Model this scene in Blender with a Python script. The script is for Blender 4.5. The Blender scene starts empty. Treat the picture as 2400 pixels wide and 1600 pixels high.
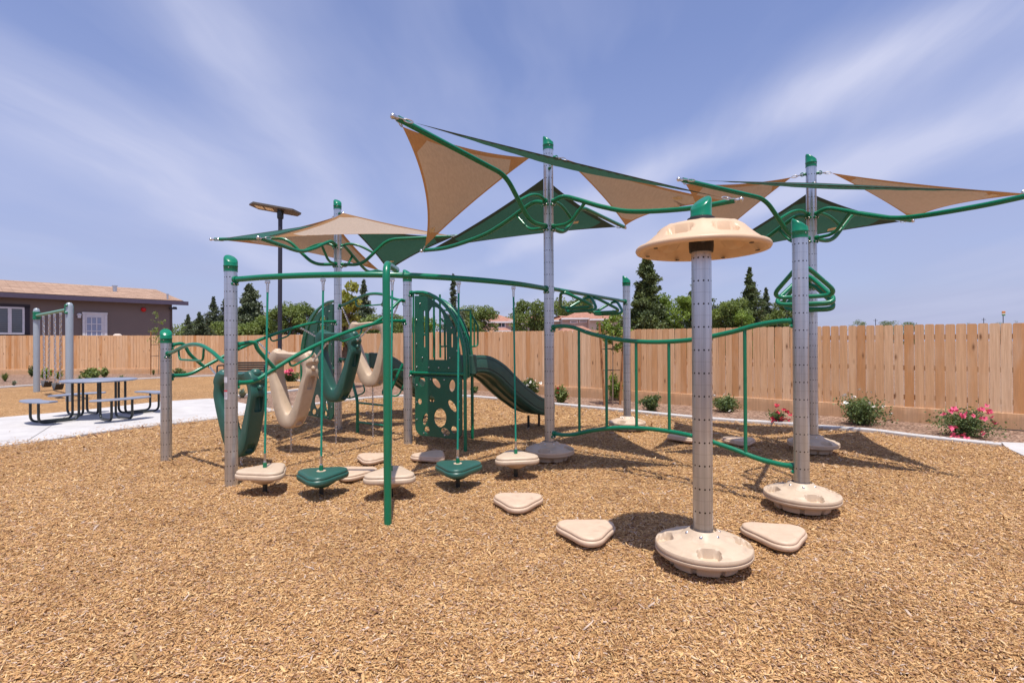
import bpy, bmesh, math, random
import numpy as np


def sgm(x):
    return 1 / (1 + math.exp(max(-40.0, min(40.0, x))))

from mathutils import Vector, Matrix
random.seed(7)
RNG = np.random.default_rng(11)
S = bpy.context.scene
COL = S.collection
PI = math.pi
R = math.radians

# ------------------------------------------------------------------ camera
CAMH = 1.5
cam = bpy.data.cameras.new('camera')
camo = bpy.data.objects.new('camera', cam)
COL.objects.link(camo)
cam.sensor_width = 36.0
cam.lens = 18.0
cam.clip_start = 0.05
cam.clip_end = 3000
CR = Matrix.Rotation(R(90.19), 4, 'X') @ Matrix.Rotation(R(-0.30), 4, 'Z')
camo.matrix_world = Matrix.Translation((0, 0, CAMH)) @ CR
S.camera = camo

# ------------------------------------------------------------------ light
SUNV = Vector((0.05, -0.29, 1.0)).normalized()
sun = bpy.data.lights.new('sun', 'SUN')
sun.energy = 4.8
sun.angle = R(0.5)
sun.color = (1.0, 0.945, 0.87)
suno = bpy.data.objects.new('sun', sun)
COL.objects.link(suno)
suno.rotation_euler = (-SUNV).to_track_quat('-Z', 'Y').to_euler()
suno.location = SUNV * 60

S.view_settings.view_transform = 'Standard'
S.view_settings.look = 'None'
S.view_settings.gamma = 1.0
S.view_settings.use_curve_mapping = False
S.view_settings.exposure = 0.10

world = bpy.data.worlds.new('World')
S.world = world
world.use_nodes = True
wn = world.node_tree
wn.nodes.clear()


class NT:
    """tiny helper for building node trees"""
    def __init__(s, nt):
        s.nt = nt

    def n(s, typ, ins=None, **kw):
        nd = s.nt.nodes.new(typ)
        for k, v in kw.items():
            setattr(nd, k, v)
        if ins:
            for k, v in ins.items():
                s.set(nd.inputs[k], v)
        return nd

    def set(s, sock, v):
        if isinstance(v, bpy.types.NodeSocket):
            s.nt.links.new(v, sock)
        elif v is not None:
            if hasattr(sock.default_value, '__len__') and not hasattr(v, '__len__'):
                v = (v,) * len(sock.default_value)
            elif hasattr(v, '__len__') and hasattr(sock.default_value, '__len__') and len(sock.default_value) == 4 and len(v) == 3:
                v = (*v, 1)
            sock.default_value = v

    def m(s, op, a, b=None, c=None, clamp=False):
        nd = s.nt.nodes.new('ShaderNodeMath')
        nd.operation = op
        nd.use_clamp = clamp
        s.set(nd.inputs[0], a)
        if b is not None:
            s.set(nd.inputs[1], b)
        if c is not None:
            s.set(nd.inputs[2], c)
        return nd.outputs[0]

    def mix(s, f, a, b, typ='MIX'):
        nd = s.nt.nodes.new('ShaderNodeMix')
        nd.data_type = 'RGBA'
        nd.blend_type = typ
        s.set(nd.inputs[0], f)
        s.set(nd.inputs[6], a)
        s.set(nd.inputs[7], b)
        return nd.outputs[2]

    def ramp(s, f, stops, interp='LINEAR'):
        nd = s.nt.nodes.new('ShaderNodeValToRGB')
        cr = nd.color_ramp
        cr.interpolation = interp
        while len(cr.elements) < len(stops):
            cr.elements.new(0.5)
        for e, (p, c) in zip(cr.elements, stops):
            e.position = p
            e.color = (*c, 1) if hasattr(c, '__len__') else (c, c, c, 1)
        s.set(nd.inputs[0], f)
        return nd.outputs[0]

    def noise(s, vec, scale, detail=4, rough=0.5, dist=0.0):
        nd = s.nt.nodes.new('ShaderNodeTexNoise')
        s.set(nd.inputs['Vector'], vec)
        nd.inputs['Scale'].default_value = scale
        nd.inputs['Detail'].default_value = detail
        nd.inputs['Roughness'].default_value = rough
        nd.inputs['Distortion'].default_value = dist
        return nd.outputs[0]

    def mapping(s, vec, loc=(0, 0, 0), rot=(0, 0, 0), scale=(1, 1, 1)):
        nd = s.n('ShaderNodeMapping', {'Vector': vec, 'Location': loc, 'Rotation': rot, 'Scale': scale})
        return nd.outputs[0]


w = NT(wn)
sky = w.n('ShaderNodeTexSky', sky_type='NISHITA', sun_disc=False)
sky.sun_elevation = math.asin(SUNV.z)
sky.sun_rotation = math.atan2(SUNV.x, SUNV.y)
sky.altitude = 100
sky.air_density = 1.0
sky.dust_density = 1.2
sky.ozone_density = 2.0
tc = w.n('ShaderNodeTexCoord')
sep = w.n('ShaderNodeSeparateXYZ', {0: tc.outputs['Generated']})
zz = w.m('ADD', w.m('MAXIMUM', sep.outputs[2], 0.0), 0.10)
px = w.m('DIVIDE', sep.outputs[0], zz)
py = w.m('DIVIDE', sep.outputs[1], zz)
pl = w.n('ShaderNodeCombineXYZ', {0: px, 1: py, 2: 0.0}).outputs[0]
warp = w.n('ShaderNodeTexNoise', {'Vector': pl, 'Scale': 0.7, 'Detail': 3.0})
pl2 = w.n('ShaderNodeVectorMath', {0: pl, 1: w.n('ShaderNodeVectorMath', {0: warp.outputs[1], 1: (0.55, 0.55, 0)}, operation='MULTIPLY').outputs[0]}, operation='ADD').outputs[0]
n1 = w.noise(w.mapping(pl2, (3.1, 0.4, 0), (0, 0, R(10)), (0.70, 0.22, 1)), 1.0, 6, 0.52, 0.4)
n2 = w.noise(w.mapping(pl2, (1.2, 5.4, 0), (0, 0, R(-14)), (2.2, 0.5, 1)), 1.0, 5, 0.6, 0.2)
n3 = w.noise(w.mapping(pl, (9.2, 2.4, 0), (0, 0, 0), (0.5, 0.4, 1)), 1.0, 3, 0.5)
dens = w.m('ADD', w.m('MULTIPLY', n1, 0.66), w.m('ADD', w.m('MULTIPLY', n2, 0.20), w.m('MULTIPLY', n3, 0.44)))
sq = w.n('ShaderNodeSeparateXYZ', {0: pl2})


def band(x0, y0, slope, width):
    d_ = w.m('SUBTRACT', w.m('ADD', sq.outputs[0], w.m('MULTIPLY', sq.outputs[1], slope)), x0 + y0 * slope)
    d_ = w.m('DIVIDE', d_, width)
    return w.m('POWER', 2.718, w.m('MULTIPLY', w.m('MULTIPLY', d_, d_), -1.0))


bands = w.m('ADD', band(-1.30, 2.0, 0.02, 0.26), w.m('ADD', band(0.95, 2.5, 0.53, 0.20), band(1.6, 2.75, 0.33, 0.24)))
bands = w.m('ADD', bands, w.m('MULTIPLY', band(-0.55, 2.0, 0.10, 0.16), 0.6))
dens = w.m('ADD', dens, w.m('MULTIPLY', w.m('SUBTRACT', bands, 0.42), w.m('MULTIPLY', n2, 0.34)))
cl = w.ramp(dens, [(0.55, 0.0), (0.66, 0.36), (0.80, 1.0)])
hz = w.m('MULTIPLY', w.ramp(sep.outputs[2], [(0.0, 0.95), (0.12, 0.80), (0.28, 0.42), (0.50, 0.10)]), w.ramp(n3, [(0.35, 0.75), (0.6, 1.0)]))
cmask = w.m('MULTIPLY', cl, w.ramp(sep.outputs[2], [(0.0, 0.25), (0.25, 0.72), (0.45, 0.92)]))
tint = w.mix(1.0, sky.outputs[0], (0.86, 0.88, 1.16), 'MULTIPLY')
tint = w.mix(hz, tint, (2.90, 3.16, 4.70))
tint = w.mix(0.10, tint, (4.6, 4.8, 6.2))
skc = w.mix(cmask, tint, (4.6, 4.8, 6.2))
bg = w.n('ShaderNodeBackground', {'Color': skc, 'Strength': 0.135})
wo = w.n('ShaderNodeOutputWorld', {'Surface': bg.outputs[0]})

# ------------------------------------------------------------------ pixel -> world (calibration of the photograph, 2400x1600)
CR3 = CR.to_3x3()


def ray(x, y):
    return CR3 @ Vector(((x - 1200) / 1200, -(y - 800) / 1200, -1))


def G(x, y, z=0.0):
    r = ray(x, y)
    t = (z - CAMH) / r.z
    return Vector((r.x * t, r.y * t, z))


def D(x, y, Y):
    r = ray(x, y)
    t = Y / r.y
    return Vector((r.x * t, Y, CAMH + r.z * t))


def PH(x, y, p0, nrm):
    r = ray(x, y)
    o = Vector((0, 0, CAMH))
    t = (Vector(p0) - o).dot(nrm) / r.dot(nrm)
    return o + r * t


# ------------------------------------------------------------------ materials
MATS = {}


def mat(name):
    m = bpy.data.materials.new(name)
    m.use_nodes = True
    m.node_tree.nodes.clear()
    t = NT(m.node_tree)
    t.mat = m
    MATS[name] = m
    return t


def finish(t, shader, disp=None):
    o = t.n('ShaderNodeOutputMaterial', {'Surface': shader})
    return t.mat


def pbr(name, col, rough=0.5, metal=0.0, var=0.08, vscale=6.0, bump=0.0, bscale=40.0, spec=0.5, coat=0.0, dirt=None):
    t = mat(name)
    tcn = t.n('ShaderNodeTexCoord')
    obj = tcn.outputs['Object']
    nz = t.noise(obj, vscale, 5, 0.6)
    f = t.ramp(nz, [(0.3, 1 - var), (0.7, 1 + var)])
    c = t.mix(1.0, (*col, 1), f, 'MULTIPLY')
    if dirt:
        dn = t.noise(obj, vscale * 1.7, 6, 0.7)
        c = t.mix(t.ramp(dn, [(0.52, 0.0), (0.75, dirt[1])]), c, (*dirt[0], 1))
    rn = t.m('ADD', t.m('MULTIPLY', t.noise(obj, vscale * 2.3, 4), 0.16), rough - 0.08)
    b = t.n('ShaderNodeBsdfPrincipled', {'Base Color': c, 'Roughness': rn, 'Metallic': metal, 'Specular IOR Level': spec, 'Coat Weight': coat})
    b.inputs['Coat Roughness'].default_value = 0.1
    if bump:
        bn = t.n('ShaderNodeBump', {'Height': t.noise(obj, bscale, 4, 0.6), 'Strength': bump, 'Distance': 0.01})
        t.set(b.inputs['Normal'], bn.outputs[0])
    finish(t, b.outputs[0])
    return t.mat


green_pipe = pbr('green_powder_coat', (0.0, 0.165, 0.078), 0.29, 0, 0.07, 3, spec=0.5, coat=0.12)
green_cap = pbr('green_cap_plastic', (0.0, 0.18, 0.09), 0.25, 0, 0.07, 6, spec=0.5, coat=0.1)
green_plastic = pbr('dark_green_rotomould', (0.024, 0.098, 0.074), 0.36, 0, 0.10, 4, 0.12, 160, spec=0.5, dirt=((0.10, 0.11, 0.09), 0.25))
green_panel = pbr('green_sheet_plastic', (0.006, 0.10, 0.055), 0.42, 0, 0.10, 3, 0.06, 120, dirt=((0.05, 0.12, 0.09), 0.3))
slide_green = pbr('slide_green', (0.032, 0.100, 0.074), 0.38, 0, 0.10, 3, 0.06, 140)
beige_plastic = pbr('beige_rotomould', (0.56, 0.43, 0.305), 0.48, 0, 0.06, 5, 0.12, 180, dirt=((0.38, 0.28, 0.19), 0.55))
beige_scuffed = pbr('beige_scuffed', (0.60, 0.44, 0.31), 0.52, 0, 0.07, 9, 0.15, 150, dirt=((0.36, 0.25, 0.16), 0.6))
orange_beige = pbr('orange_beige_plastic', (0.64, 0.45, 0.285), 0.45, 0, 0.05, 5, 0.08, 180)  # even orange beige of the disc roof
steel = pbr('steel', (0.62, 0.60, 0.58), 0.28, 1.0, 0.12, 20)
rope_mat = pbr('green_rope', (0.0, 0.26, 0.17), 0.65, 0, 0.15, 60, 0.5, 300)
black_rubber = pbr('black_rubber', (0.02, 0.02, 0.022), 0.6)
black_metal = pbr('dark_green_black_metal', (0.018, 0.024, 0.024), 0.3, 0, 0.1, 5)
pole_black = pbr('dark_bronze_pole', (0.035, 0.035, 0.05), 0.4, 0.2)
lamp_body = pbr('lamp_body', (0.10, 0.08, 0.06), 0.45, 0.3)
lamp_lens = pbr('lamp_lens', (0.75, 0.62, 0.40), 0.2)
white_trim = pbr('white_trim', (0.72, 0.70, 0.70), 0.5)
grey_swing = pbr('grey_blue_coat', (0.34, 0.39, 0.43), 0.35, 0.15, 0.05, 3)
swing_beam = pbr('pale_green_coat', (0.16, 0.36, 0.25), 0.4)
table_grey = pbr('table_grey', (0.22, 0.245, 0.31), 0.45, 0, 0.06, 8, 0.2, 200)
wall_brown = pbr('wall_brown', (0.200, 0.155, 0.135), 0.8, 0, 0.04, 0.7, 0.1, 30)
fascia = pbr('fascia_plum', (0.085, 0.066, 0.105), 0.6)
dark_trim = pbr('dark_trim', (0.03, 0.022, 0.032), 0.6)
stucco = pbr('stucco', (0.62, 0.49, 0.38), 0.9, 0, 0.05, 0.6)
stucco_dark = pbr('stucco_grey', (0.48, 0.40, 0.34), 0.9, 0, 0.05, 0.6)
alarm_red = pbr('alarm_red', (0.6, 0.01, 0.01), 0.3)
stake_wood = pbr('stake_wood', (0.36, 0.16, 0.06), 0.8, 0, 0.25, 12, 0.3, 60)
tree_bark = pbr('bark', (0.16, 0.11, 0.08), 0.9, 0, 0.3, 8, 0.6, 30)
young_bark = pbr('young_bark', (0.24, 0.17, 0.12), 0.85, 0, 0.3, 20, 0.4, 60)
tag_mat = pbr('care_tag', (0.72, 0.56, 0.38), 0.8)
sticker_white = pbr('sticker_white', (0.62, 0.62, 0.66), 0.5)
sticker_red = pbr('sticker_red', (0.62, 0.03, 0.03), 0.5)
sticker_ink = pbr('sticker_ink', (0.30, 0.22, 0.24), 0.6)
sign_orange = pbr('sign_orange', (0.6, 0.22, 0.05), 0.5)
sign_green = pbr('sign_green', (0.02, 0.22, 0.08), 0.5)
sign_pale = pbr('sign_pale', (0.65, 0.62, 0.50), 0.5)
basket_wood = pbr('pot_dark', (0.03, 0.03, 0.035), 0.5)
bag_white = pbr('bag_white', (0.6, 0.5, 0.42), 0.8)


def make_post_mat():
    t = mat('perforated_aluminium')
    tcn = t.n('ShaderNodeTexCoord')
    ob = tcn.outputs['Object']
    sp = t.n('ShaderNodeSeparateXYZ', {0: ob})
    ang = t.m('ARCTAN2', sp.outputs[1], sp.outputs[0])
    a = t.m('MULTIPLY', t.m('ADD', ang, PI), 12 / (2 * PI))
    fa = t.m('SUBTRACT', t.m('FRACT', a), 0.5)
    da = t.m('MULTIPLY', fa, 2 * PI / 12 * 0.0635)
    zf = t.m('SUBTRACT', t.m('FRACT', t.m('DIVIDE', sp.outputs[2], 0.1524)), 0.5)
    dz = t.m('MULTIPLY', zf, 0.1524)
    dd = t.m('SQRT', t.m('ADD', t.m('MULTIPLY', da, da), t.m('MULTIPLY', dz, dz)))
    hole = t.m('LESS_THAN', dd, 0.0060)
    seamd = t.m('ABSOLUTE', t.m('SUBTRACT', t.m('ABSOLUTE', zf), 0.49))
    seam = t.m('LESS_THAN', seamd, 0.004)
    # brushed streaks and cloudy patches; broad streaks paint highlight stripes into the colour
    st = t.noise(t.mapping(ob, scale=(90, 90, 1.2)), 1.0, 4, 0.6)
    pt = t.noise(t.mapping(ob, scale=(5, 5, 1.1)), 1.0, 4, 0.6)
    wd_ = t.noise(t.mapping(ob, scale=(26, 26, .25)), 1.0, 3, 0.6)
    base = t.ramp(t.m('ADD', t.m('ADD', t.m('MULTIPLY', st, 0.25), t.m('MULTIPLY', wd_, 0.4)), t.m('MULTIPLY', pt, 0.35)), [(0.36, (0.36, 0.385, 0.42)), (0.64, (0.70, 0.735, 0.785))])
    c = t.mix(t.m('MULTIPLY', seam, 0.35), base, (0.10, 0.095, 0.10, 1))
    c = t.mix(hole, c, (0.004, 0.004, 0.004, 1))
    met = t.m('MULTIPLY', t.m('SUBTRACT', 1.0, hole), 0.86)
    ro = t.m('ADD', t.m('MULTIPLY', pt, 0.16), 0.24)
    tg = t.n('ShaderNodeTangent', direction_type='RADIAL', axis='Z')
    b = t.n('ShaderNodeBsdfPrincipled', {'Base Color': c, 'Roughness': ro, 'Metallic': met, 'Anisotropic': 0.55, 'Tangent': tg.outputs[0]})
    return finish(t, b.outputs[0])


post_mat = make_post_mat()


def make_cloth(name, col, trans, weave=420):
    t = mat(name)
    tcn = t.n('ShaderNodeTexCoord')
    ob = tcn.outputs['Object']
    st = t.noise(t.mapping(ob, scale=(60, 6, 60)), 1.0, 4, 0.6)
    f = t.ramp(st, [(0.3, 0.90), (0.7, 1.08)])
    c = t.mix(1.0, (*col, 1), f, 'MULTIPLY')
    bn = t.n('ShaderNodeBump', {'Height': t.noise(ob, weave, 2, 0.5), 'Strength': 0.25, 'Distance': 0.003})
    d = t.n('ShaderNodeBsdfPrincipled', {'Base Color': c, 'Roughness': 0.85, 'Specular IOR Level': 0.2, 'Normal': bn.outputs[0]})
    tl = t.n('ShaderNodeBsdfTranslucent', {'Color': t.mix(1.0, c, (1.0, 0.80, 0.66, 1), 'MULTIPLY')})
    mx = t.n('ShaderNodeMixShader', {0: trans, 1: d.outputs[0], 2: tl.outputs[0]})
    return finish(t, mx.outputs[0])


sail_beige = make_cloth('beige_shade_cloth', (0.40, 0.318, 0.250), 0.22)
sail_beige_hem = make_cloth('beige_shade_hem', (0.30, 0.165, 0.075), 0.30)
sail_green = make_cloth('green_shade_cloth', (0.036, 0.125, 0.102), 0.30)
sail_green_hem = make_cloth('green_shade_hem', (0.035, 0.050, 0.038), 0.25)


def make_leaf(name, c0, c1, trans=0.25):
    t = mat(name)
    at = t.n('ShaderNodeAttribute', attribute_name='tint')
    c = t.mix(at.outputs['Fac'], (*c0, 1), (*c1, 1))
    d = t.n('ShaderNodeBsdfPrincipled', {'Base Color': c, 'Roughness': 0.55, 'Specular IOR Level': 0.35})
    tl = t.n('ShaderNodeBsdfTranslucent', {'Color': t.mix(1.0, c, (1.5, 1.5, 0.6, 1), 'MULTIPLY')})
    mx = t.n('ShaderNodeMixShader', {0: trans, 1: d.outputs[0], 2: tl.outputs[0]})
    return finish(t, mx.outputs[0])


leaf_conifer = make_leaf('conifer_needles', (0.036, 0.060, 0.022), (0.18, 0.22, 0.078), 0.2)
leaf_pine = make_leaf('blue_green_needles', (0.036, 0.058, 0.032), (0.165, 0.195, 0.105), 0.12)
leaf_broad = make_leaf('broad_leaves', (0.055, 0.092, 0.024), (0.26, 0.32, 0.095))
leaf_bright = make_leaf('bright_leaves', (0.075, 0.13, 0.02), (0.30, 0.40, 0.08))
leaf_yellow = make_leaf('yellow_green_leaves', (0.14, 0.18, 0.025), (0.50, 0.46, 0.13), 0.4)
leaf_rose = make_leaf('rose_leaves', (0.035, 0.070, 0.025), (0.20, 0.26, 0.10))
leaf_grass = make_leaf('grass_blades', (0.07, 0.11, 0.04), (0.26, 0.28, 0.12))
leaf_agave = make_leaf('agave_leaves', (0.16, 0.21, 0.15), (0.34, 0.38, 0.28), 0.05)
leaf_bronze = make_leaf('bronze_twigs', (0.14, 0.07, 0.04), (0.28, 0.22, 0.08))
petal_white = pbr('white_petal', (0.75, 0.73, 0.66), 0.6)
petal_pink = pbr('pink_petal', (0.72, 0.10, 0.20), 0.6, 0, 0.3, 30)
petal_red = pbr('red_petal', (0.55, 0.015, 0.05), 0.6, 0, 0.2, 30)
petal_coral = pbr('coral_petal', (0.70, 0.18, 0.16), 0.6, 0, 0.2, 30)


def make_wood_fence(name, boardw):
    t = mat(name)
    tcn = t.n('ShaderNodeTexCoord')
    ob = tcn.outputs['Object']
    at = t.n('ShaderNodeAttribute', attribute_name='tint').outputs['Fac']
    off = t.n('ShaderNodeCombineXYZ', {0: t.m('MULTIPLY', at, 37.0), 1: 0.0, 2: t.m('MULTIPLY', at, 91.0)}).outputs[0]
    v = t.n('ShaderNodeVectorMath', {0: ob, 1: off}, operation='ADD').outputs[0]
    grain = t.noise(t.mapping(v, scale=(26, 26, 1.3)), 1.0, 6, 0.65, 0.6)
    fine = t.noise(t.mapping(v, scale=(140, 140, 3.5)), 1.0, 3, 0.6)
    blot = t.noise(t.mapping(v, scale=(5, 5, 1.4)), 1.0, 3, 0.5)
    c = t.ramp(at, [(0.0, (0.56, 0.245, 0.080)), (0.12, (0.66, 0.345, 0.150)), (0.35, (0.74, 0.435, 0.220)), (0.7, (0.79, 0.485, 0.262)), (1.0, (0.84, 0.58, 0.36))])
    c = t.mix(t.ramp(grain, [(0.40, 0.0), (0.70, 0.6)]), c, (0.50, 0.27, 0.14, 1))
    c = t.mix(t.ramp(blot, [(0.48, 0.0), (0.75, 0.45)]), c, (0.75, 0.53, 0.35, 1))
    c = t.mix(1.0, c, t.ramp(fine, [(0.3, 0.88), (0.7, 1.08)]), 'MULTIPLY')
    vo = t.n('ShaderNodeTexVoronoi', {'Vector': t.mapping(v, scale=(5.5, 5.5, 1.9)), 'Scale': 1.0})
    kd = vo.outputs['Distance']
    c = t.mix(t.ramp(kd, [(0.05, 0.85), (0.10, 0.35), (0.17, 0.0)]), c, (0.16, 0.07, 0.03, 1))
    stn = t.noise(t.mapping(v, scale=(9, 9, .35)), 1.0, 4, 0.6)
    c = t.mix(t.ramp(stn, [(0.55, 0.0), (0.72, 0.35)]), c, (0.50, 0.24, 0.10, 1))
    spz = t.n('ShaderNodeSeparateXYZ', {0: ob}).outputs[2]
    spl = t.m('ADD', spz, t.m('MULTIPLY', t.noise(ob, 6, 4, 0.6), -0.30))
    c = t.mix(t.ramp(spl, [(0.0, 0.45), (0.10, 0.0)]), c, (0.36, 0.22, 0.13, 1))
    bn = t.n('ShaderNodeBump', {'Height': t.m('ADD', grain, t.m('MULTIPLY', fine, 0.4)), 'Strength': 0.35, 'Distance': 0.004})
    b = t.n('ShaderNodeBsdfPrincipled', {'Base Color': c, 'Roughness': 0.8, 'Specular IOR Level': 0.2, 'Normal': bn.outputs[0]})
    return finish(t, b.outputs[0])


fence_wood = make_wood_fence('cedar_boards', 0.14)


def make_shingle(name, c0, c1, sx, sz):
    t = mat(name)
    tcn = t.n('ShaderNodeTexCoord')
    uv = tcn.outputs['Object']
    br = t.n('ShaderNodeTexBrick', {'Vector': t.mapping(uv, rot=(0, 0, 0)), 'Color1': (*c0, 1), 'Color2': (*c1, 1), 'Mortar': (c0[0] * .45, c0[1] * .45, c0[2] * .45, 1), 'Scale': 1.0})
    br.inputs['Brick Width'].default_value = sx
    br.inputs['Row Height'].default_value = sz
    br.inputs['Mortar Size'].default_value = 0.012
    nz = t.noise(uv, 1.8, 5, 0.6)
    c = t.mix(1.0, br.outputs[0], t.ramp(nz, [(0.3, 0.8), (0.7, 1.15)]), 'MULTIPLY')
    b = t.n('ShaderNodeBsdfPrincipled', {'Base Color': c, 'Roughness': 0.9, 'Specular IOR Level': 0.15})
    return finish(t, b.outputs[0])


roof_tan = make_shingle('tan_shingles', (0.31, 0.195, 0.135), (0.44, 0.30, 0.215), 0.9, 0.26)
roof_red = make_shingle('terracotta_tiles', (0.37, 0.175, 0.12), (0.45, 0.24, 0.17), 0.3, 0.3)


def make_glass(name, col, blinds):
    t = mat(name)
    tcn = t.n('ShaderNodeTexCoord')
    c = (*col, 1)
    if blinds:
        sp = t.n('ShaderNodeSeparateXYZ', {0: tcn.outputs['Object']})
        f = t.m('FRACT', t.m('MULTIPLY', sp.outputs[2], blinds))
        c = t.mix(t.m('LESS_THAN', f, 0.35), (*col, 1), (col[0] * .4, col[1] * .4, col[2] * .4, 1))
    b = t.n('ShaderNodeBsdfPrincipled', {'Base Color': c, 'Roughness': 0.08, 'Specular IOR Level': 0.7})
    return finish(t, b.outputs[0])


glass_blind = make_glass('window_glass_blinds', (0.16, 0.18, 0.19), 9)
glass_door = make_glass('door_glass', (0.30, 0.34, 0.46), 0)
glass_dark = make_glass('dark_glass', (0.04, 0.05, 0.07), 0)


def make_ground_mats():
    # wood chips
    t = mat('wood_chip_bed')
    ge = t.n('ShaderNodeNewGeometry')
    P = ge.outputs['Position']
    wv = t.n('ShaderNodeTexNoise', {'Vector': P, 'Scale': 14.0, 'Detail': 2.0}).outputs[1]
    Pw = t.n('ShaderNodeVectorMath', {0: P, 1: t.n('ShaderNodeVectorMath', {0: wv, 1: (0.10, 0.10, 0)}, operation='MULTIPLY').outputs[0]}, operation='ADD').outputs[0]
    v1 = t.n('ShaderNodeTexVoronoi', {'Vector': t.mapping(Pw, rot=(0, 0, 0.5), scale=(1, 2.6, 1)), 'Scale': 34.0})
    v2 = t.n('ShaderNodeTexVoronoi', {'Vector': t.mapping(Pw, rot=(0, 0, -0.9), scale=(2.8, 1, 1)), 'Scale': 40.0})
    pick = t.m('GREATER_THAN', t.noise(P, 22, 2), 0.5)
    rc = t.mix(pick, v1.outputs['Color'], v2.outputs['Color'])
    dist = t.mix(pick, v1.outputs['Distance'], v2.outputs['Distance'])
    g = t.n('ShaderNodeSeparateColor', {0: rc}).outputs[0]
    c = t.ramp(g, [(0.0, (0.11, 0.048, 0.019)), (0.25, (0.31, 0.155, 0.062)), (0.55, (0.53, 0.300, 0.125)), (0.85, (0.67, 0.415, 0.19)), (1.0, (0.74, 0.52, 0.30))])
    c = t.mix(t.ramp(dist, [(0.45, 0.0), (0.8, 0.55)]), c, (0.10, 0.045, 0.018, 1))
    big = t.noise(P, 0.55, 4, 0.6)
    c = t.mix(1.0, c, t.ramp(big, [(0.3, (0.90, 0.88, 0.86)), (0.7, (1.10, 1.10, 1.08))]), 'MULTIPLY')
    hgt = t.m('ADD', t.m('MULTIPLY', t.noise(P, 5, 5, 0.6), 0.9), t.m('ADD', t.m('MULTIPLY', g, 0.25), t.m('MULTIPLY', t.noise(P, 60, 3), 0.25)))
    bn = t.n('ShaderNodeBump', {'Height': hgt, 'Strength': 0.9, 'Distance': 0.05})
    b = t.n('ShaderNodeBsdfPrincipled', {'Base Color': c, 'Roughness': 0.85, 'Specular IOR Level': 0.2, 'Normal': bn.outputs[0]})
    chips_bed = finish(t, b.outputs[0])
    # individual chips
    t = mat('wood_chip')
    at = t.n('ShaderNodeAttribute', attribute_name='tint').outputs['Fac']
    ge = t.n('ShaderNodeNewGeometry')
    c = t.ramp(at, [(0.0, (0.11, 0.050, 0.022)), (0.2, (0.29, 0.145, 0.058)), (0.5, (0.55, 0.310, 0.128)), (0.8, (0.71, 0.455, 0.215)), (0.95, (0.82, 0.59, 0.32)), (1.0, (0.60, 0.46, 0.36))])
    fr_ = t.m('FRACT', t.m('MULTIPLY', at, 97.3))
    c = t.mix(t.m('MULTIPLY', t.m('GREATER_THAN', fr_, 0.80), 0.55), c, (0.40, 0.235, 0.17, 1))
    c = t.mix(t.m('MULTIPLY', t.m('LESS_THAN', fr_, 0.14), 0.45), c, (0.72, 0.47, 0.20, 1))
    c = t.mix(1.0, c, t.ramp(t.noise(ge.outputs['Position'], 160, 3), [(0.3, 0.76), (0.7, 1.15)]), 'MULTIPLY')
    c = t.mix(1.0, c, t.ramp(t.noise(ge.outputs['Position'], 1.3, 5, 0.65), [(0.34, (0.80, 0.76, 0.73)), (0.50, (1.0, 1.0, 1.0)), (0.7, (1.06, 1.07, 1.07))]), 'MULTIPLY')  # broad darker patches painted in for the shade of hollows
    b = t.n('ShaderNodeBsdfPrincipled', {'Base Color': c, 'Roughness': 0.75, 'Specular IOR Level': 0.25})
    chip = finish(t, b.outputs[0])
    # bark mulch bed
    t = mat('bark_mulch')
    ge = t.n('ShaderNodeNewGeometry')
    P = ge.outputs['Position']
    v1 = t.n('ShaderNodeTexVoronoi', {'Vector': t.mapping(P, rot=(0, 0, 0.3), scale=(1, 1.9, 1)), 'Scale': 26.0})
    g = t.n('ShaderNodeSeparateColor', {0: v1.outputs['Color']}).outputs[0]
    c = t.ramp(g, [(0.0, (0.105, 0.062, 0.042)), (0.4, (0.27, 0.165, 0.115)), (0.8, (0.42, 0.275, 0.195)), (1.0, (0.56, 0.40, 0.30))])
    c = t.mix(t.ramp(v1.outputs['Distance'], [(0.4, 0.0), (0.8, 0.6)]), c, (0.08, 0.05, 0.035, 1))
    c = t.mix(1.0, c, t.ramp(t.noise(P, 1.5, 4), [(0.3, 0.85), (0.7, 1.15)]), 'MULTIPLY')
    bn = t.n('ShaderNodeBump', {'Height': t.m('ADD', t.noise(P, 7, 5, 0.6), t.m('MULTIPLY', g, 0.3)), 'Strength': 0.8, 'Distance': 0.05})
    b = t.n('ShaderNodeBsdfPrincipled', {'Base Color': c, 'Roughness': 0.9, 'Specular IOR Level': 0.15, 'Normal': bn.outputs[0]})
    mulch = finish(t, b.outputs[0])
    # concrete
    t = mat('concrete')
    ge = t.n('ShaderNodeNewGeometry')
    P = ge.outputs['Position']
    c = t.ramp(t.noise(P, 2.2, 6, 0.65), [(0.3, (0.45, 0.43, 0.415)), (0.7, (0.57, 0.55, 0.53))])
    c = t.mix(1.0, c, t.ramp(t.noise(P, 90, 3), [(0.3, 0.93), (0.7, 1.05)]), 'MULTIPLY')
    bn = t.n('ShaderNodeBump', {'Height': t.noise(P, 120, 3), 'Strength': 0.2, 'Distance': 0.004})
    b = t.n('ShaderNodeBsdfPrincipled', {'Base Color': c, 'Roughness': 0.85, 'Specular IOR Level': 0.2, 'Normal': bn.outputs[0]})
    conc = finish(t, b.outputs[0])
    return chips_bed, chip, mulch, conc


chips_bed, chip_mat, mulch, concrete = make_ground_mats()

# ------------------------------------------------------------------ mesh helpers


def V(*a):
    return Vector(a)


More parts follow.
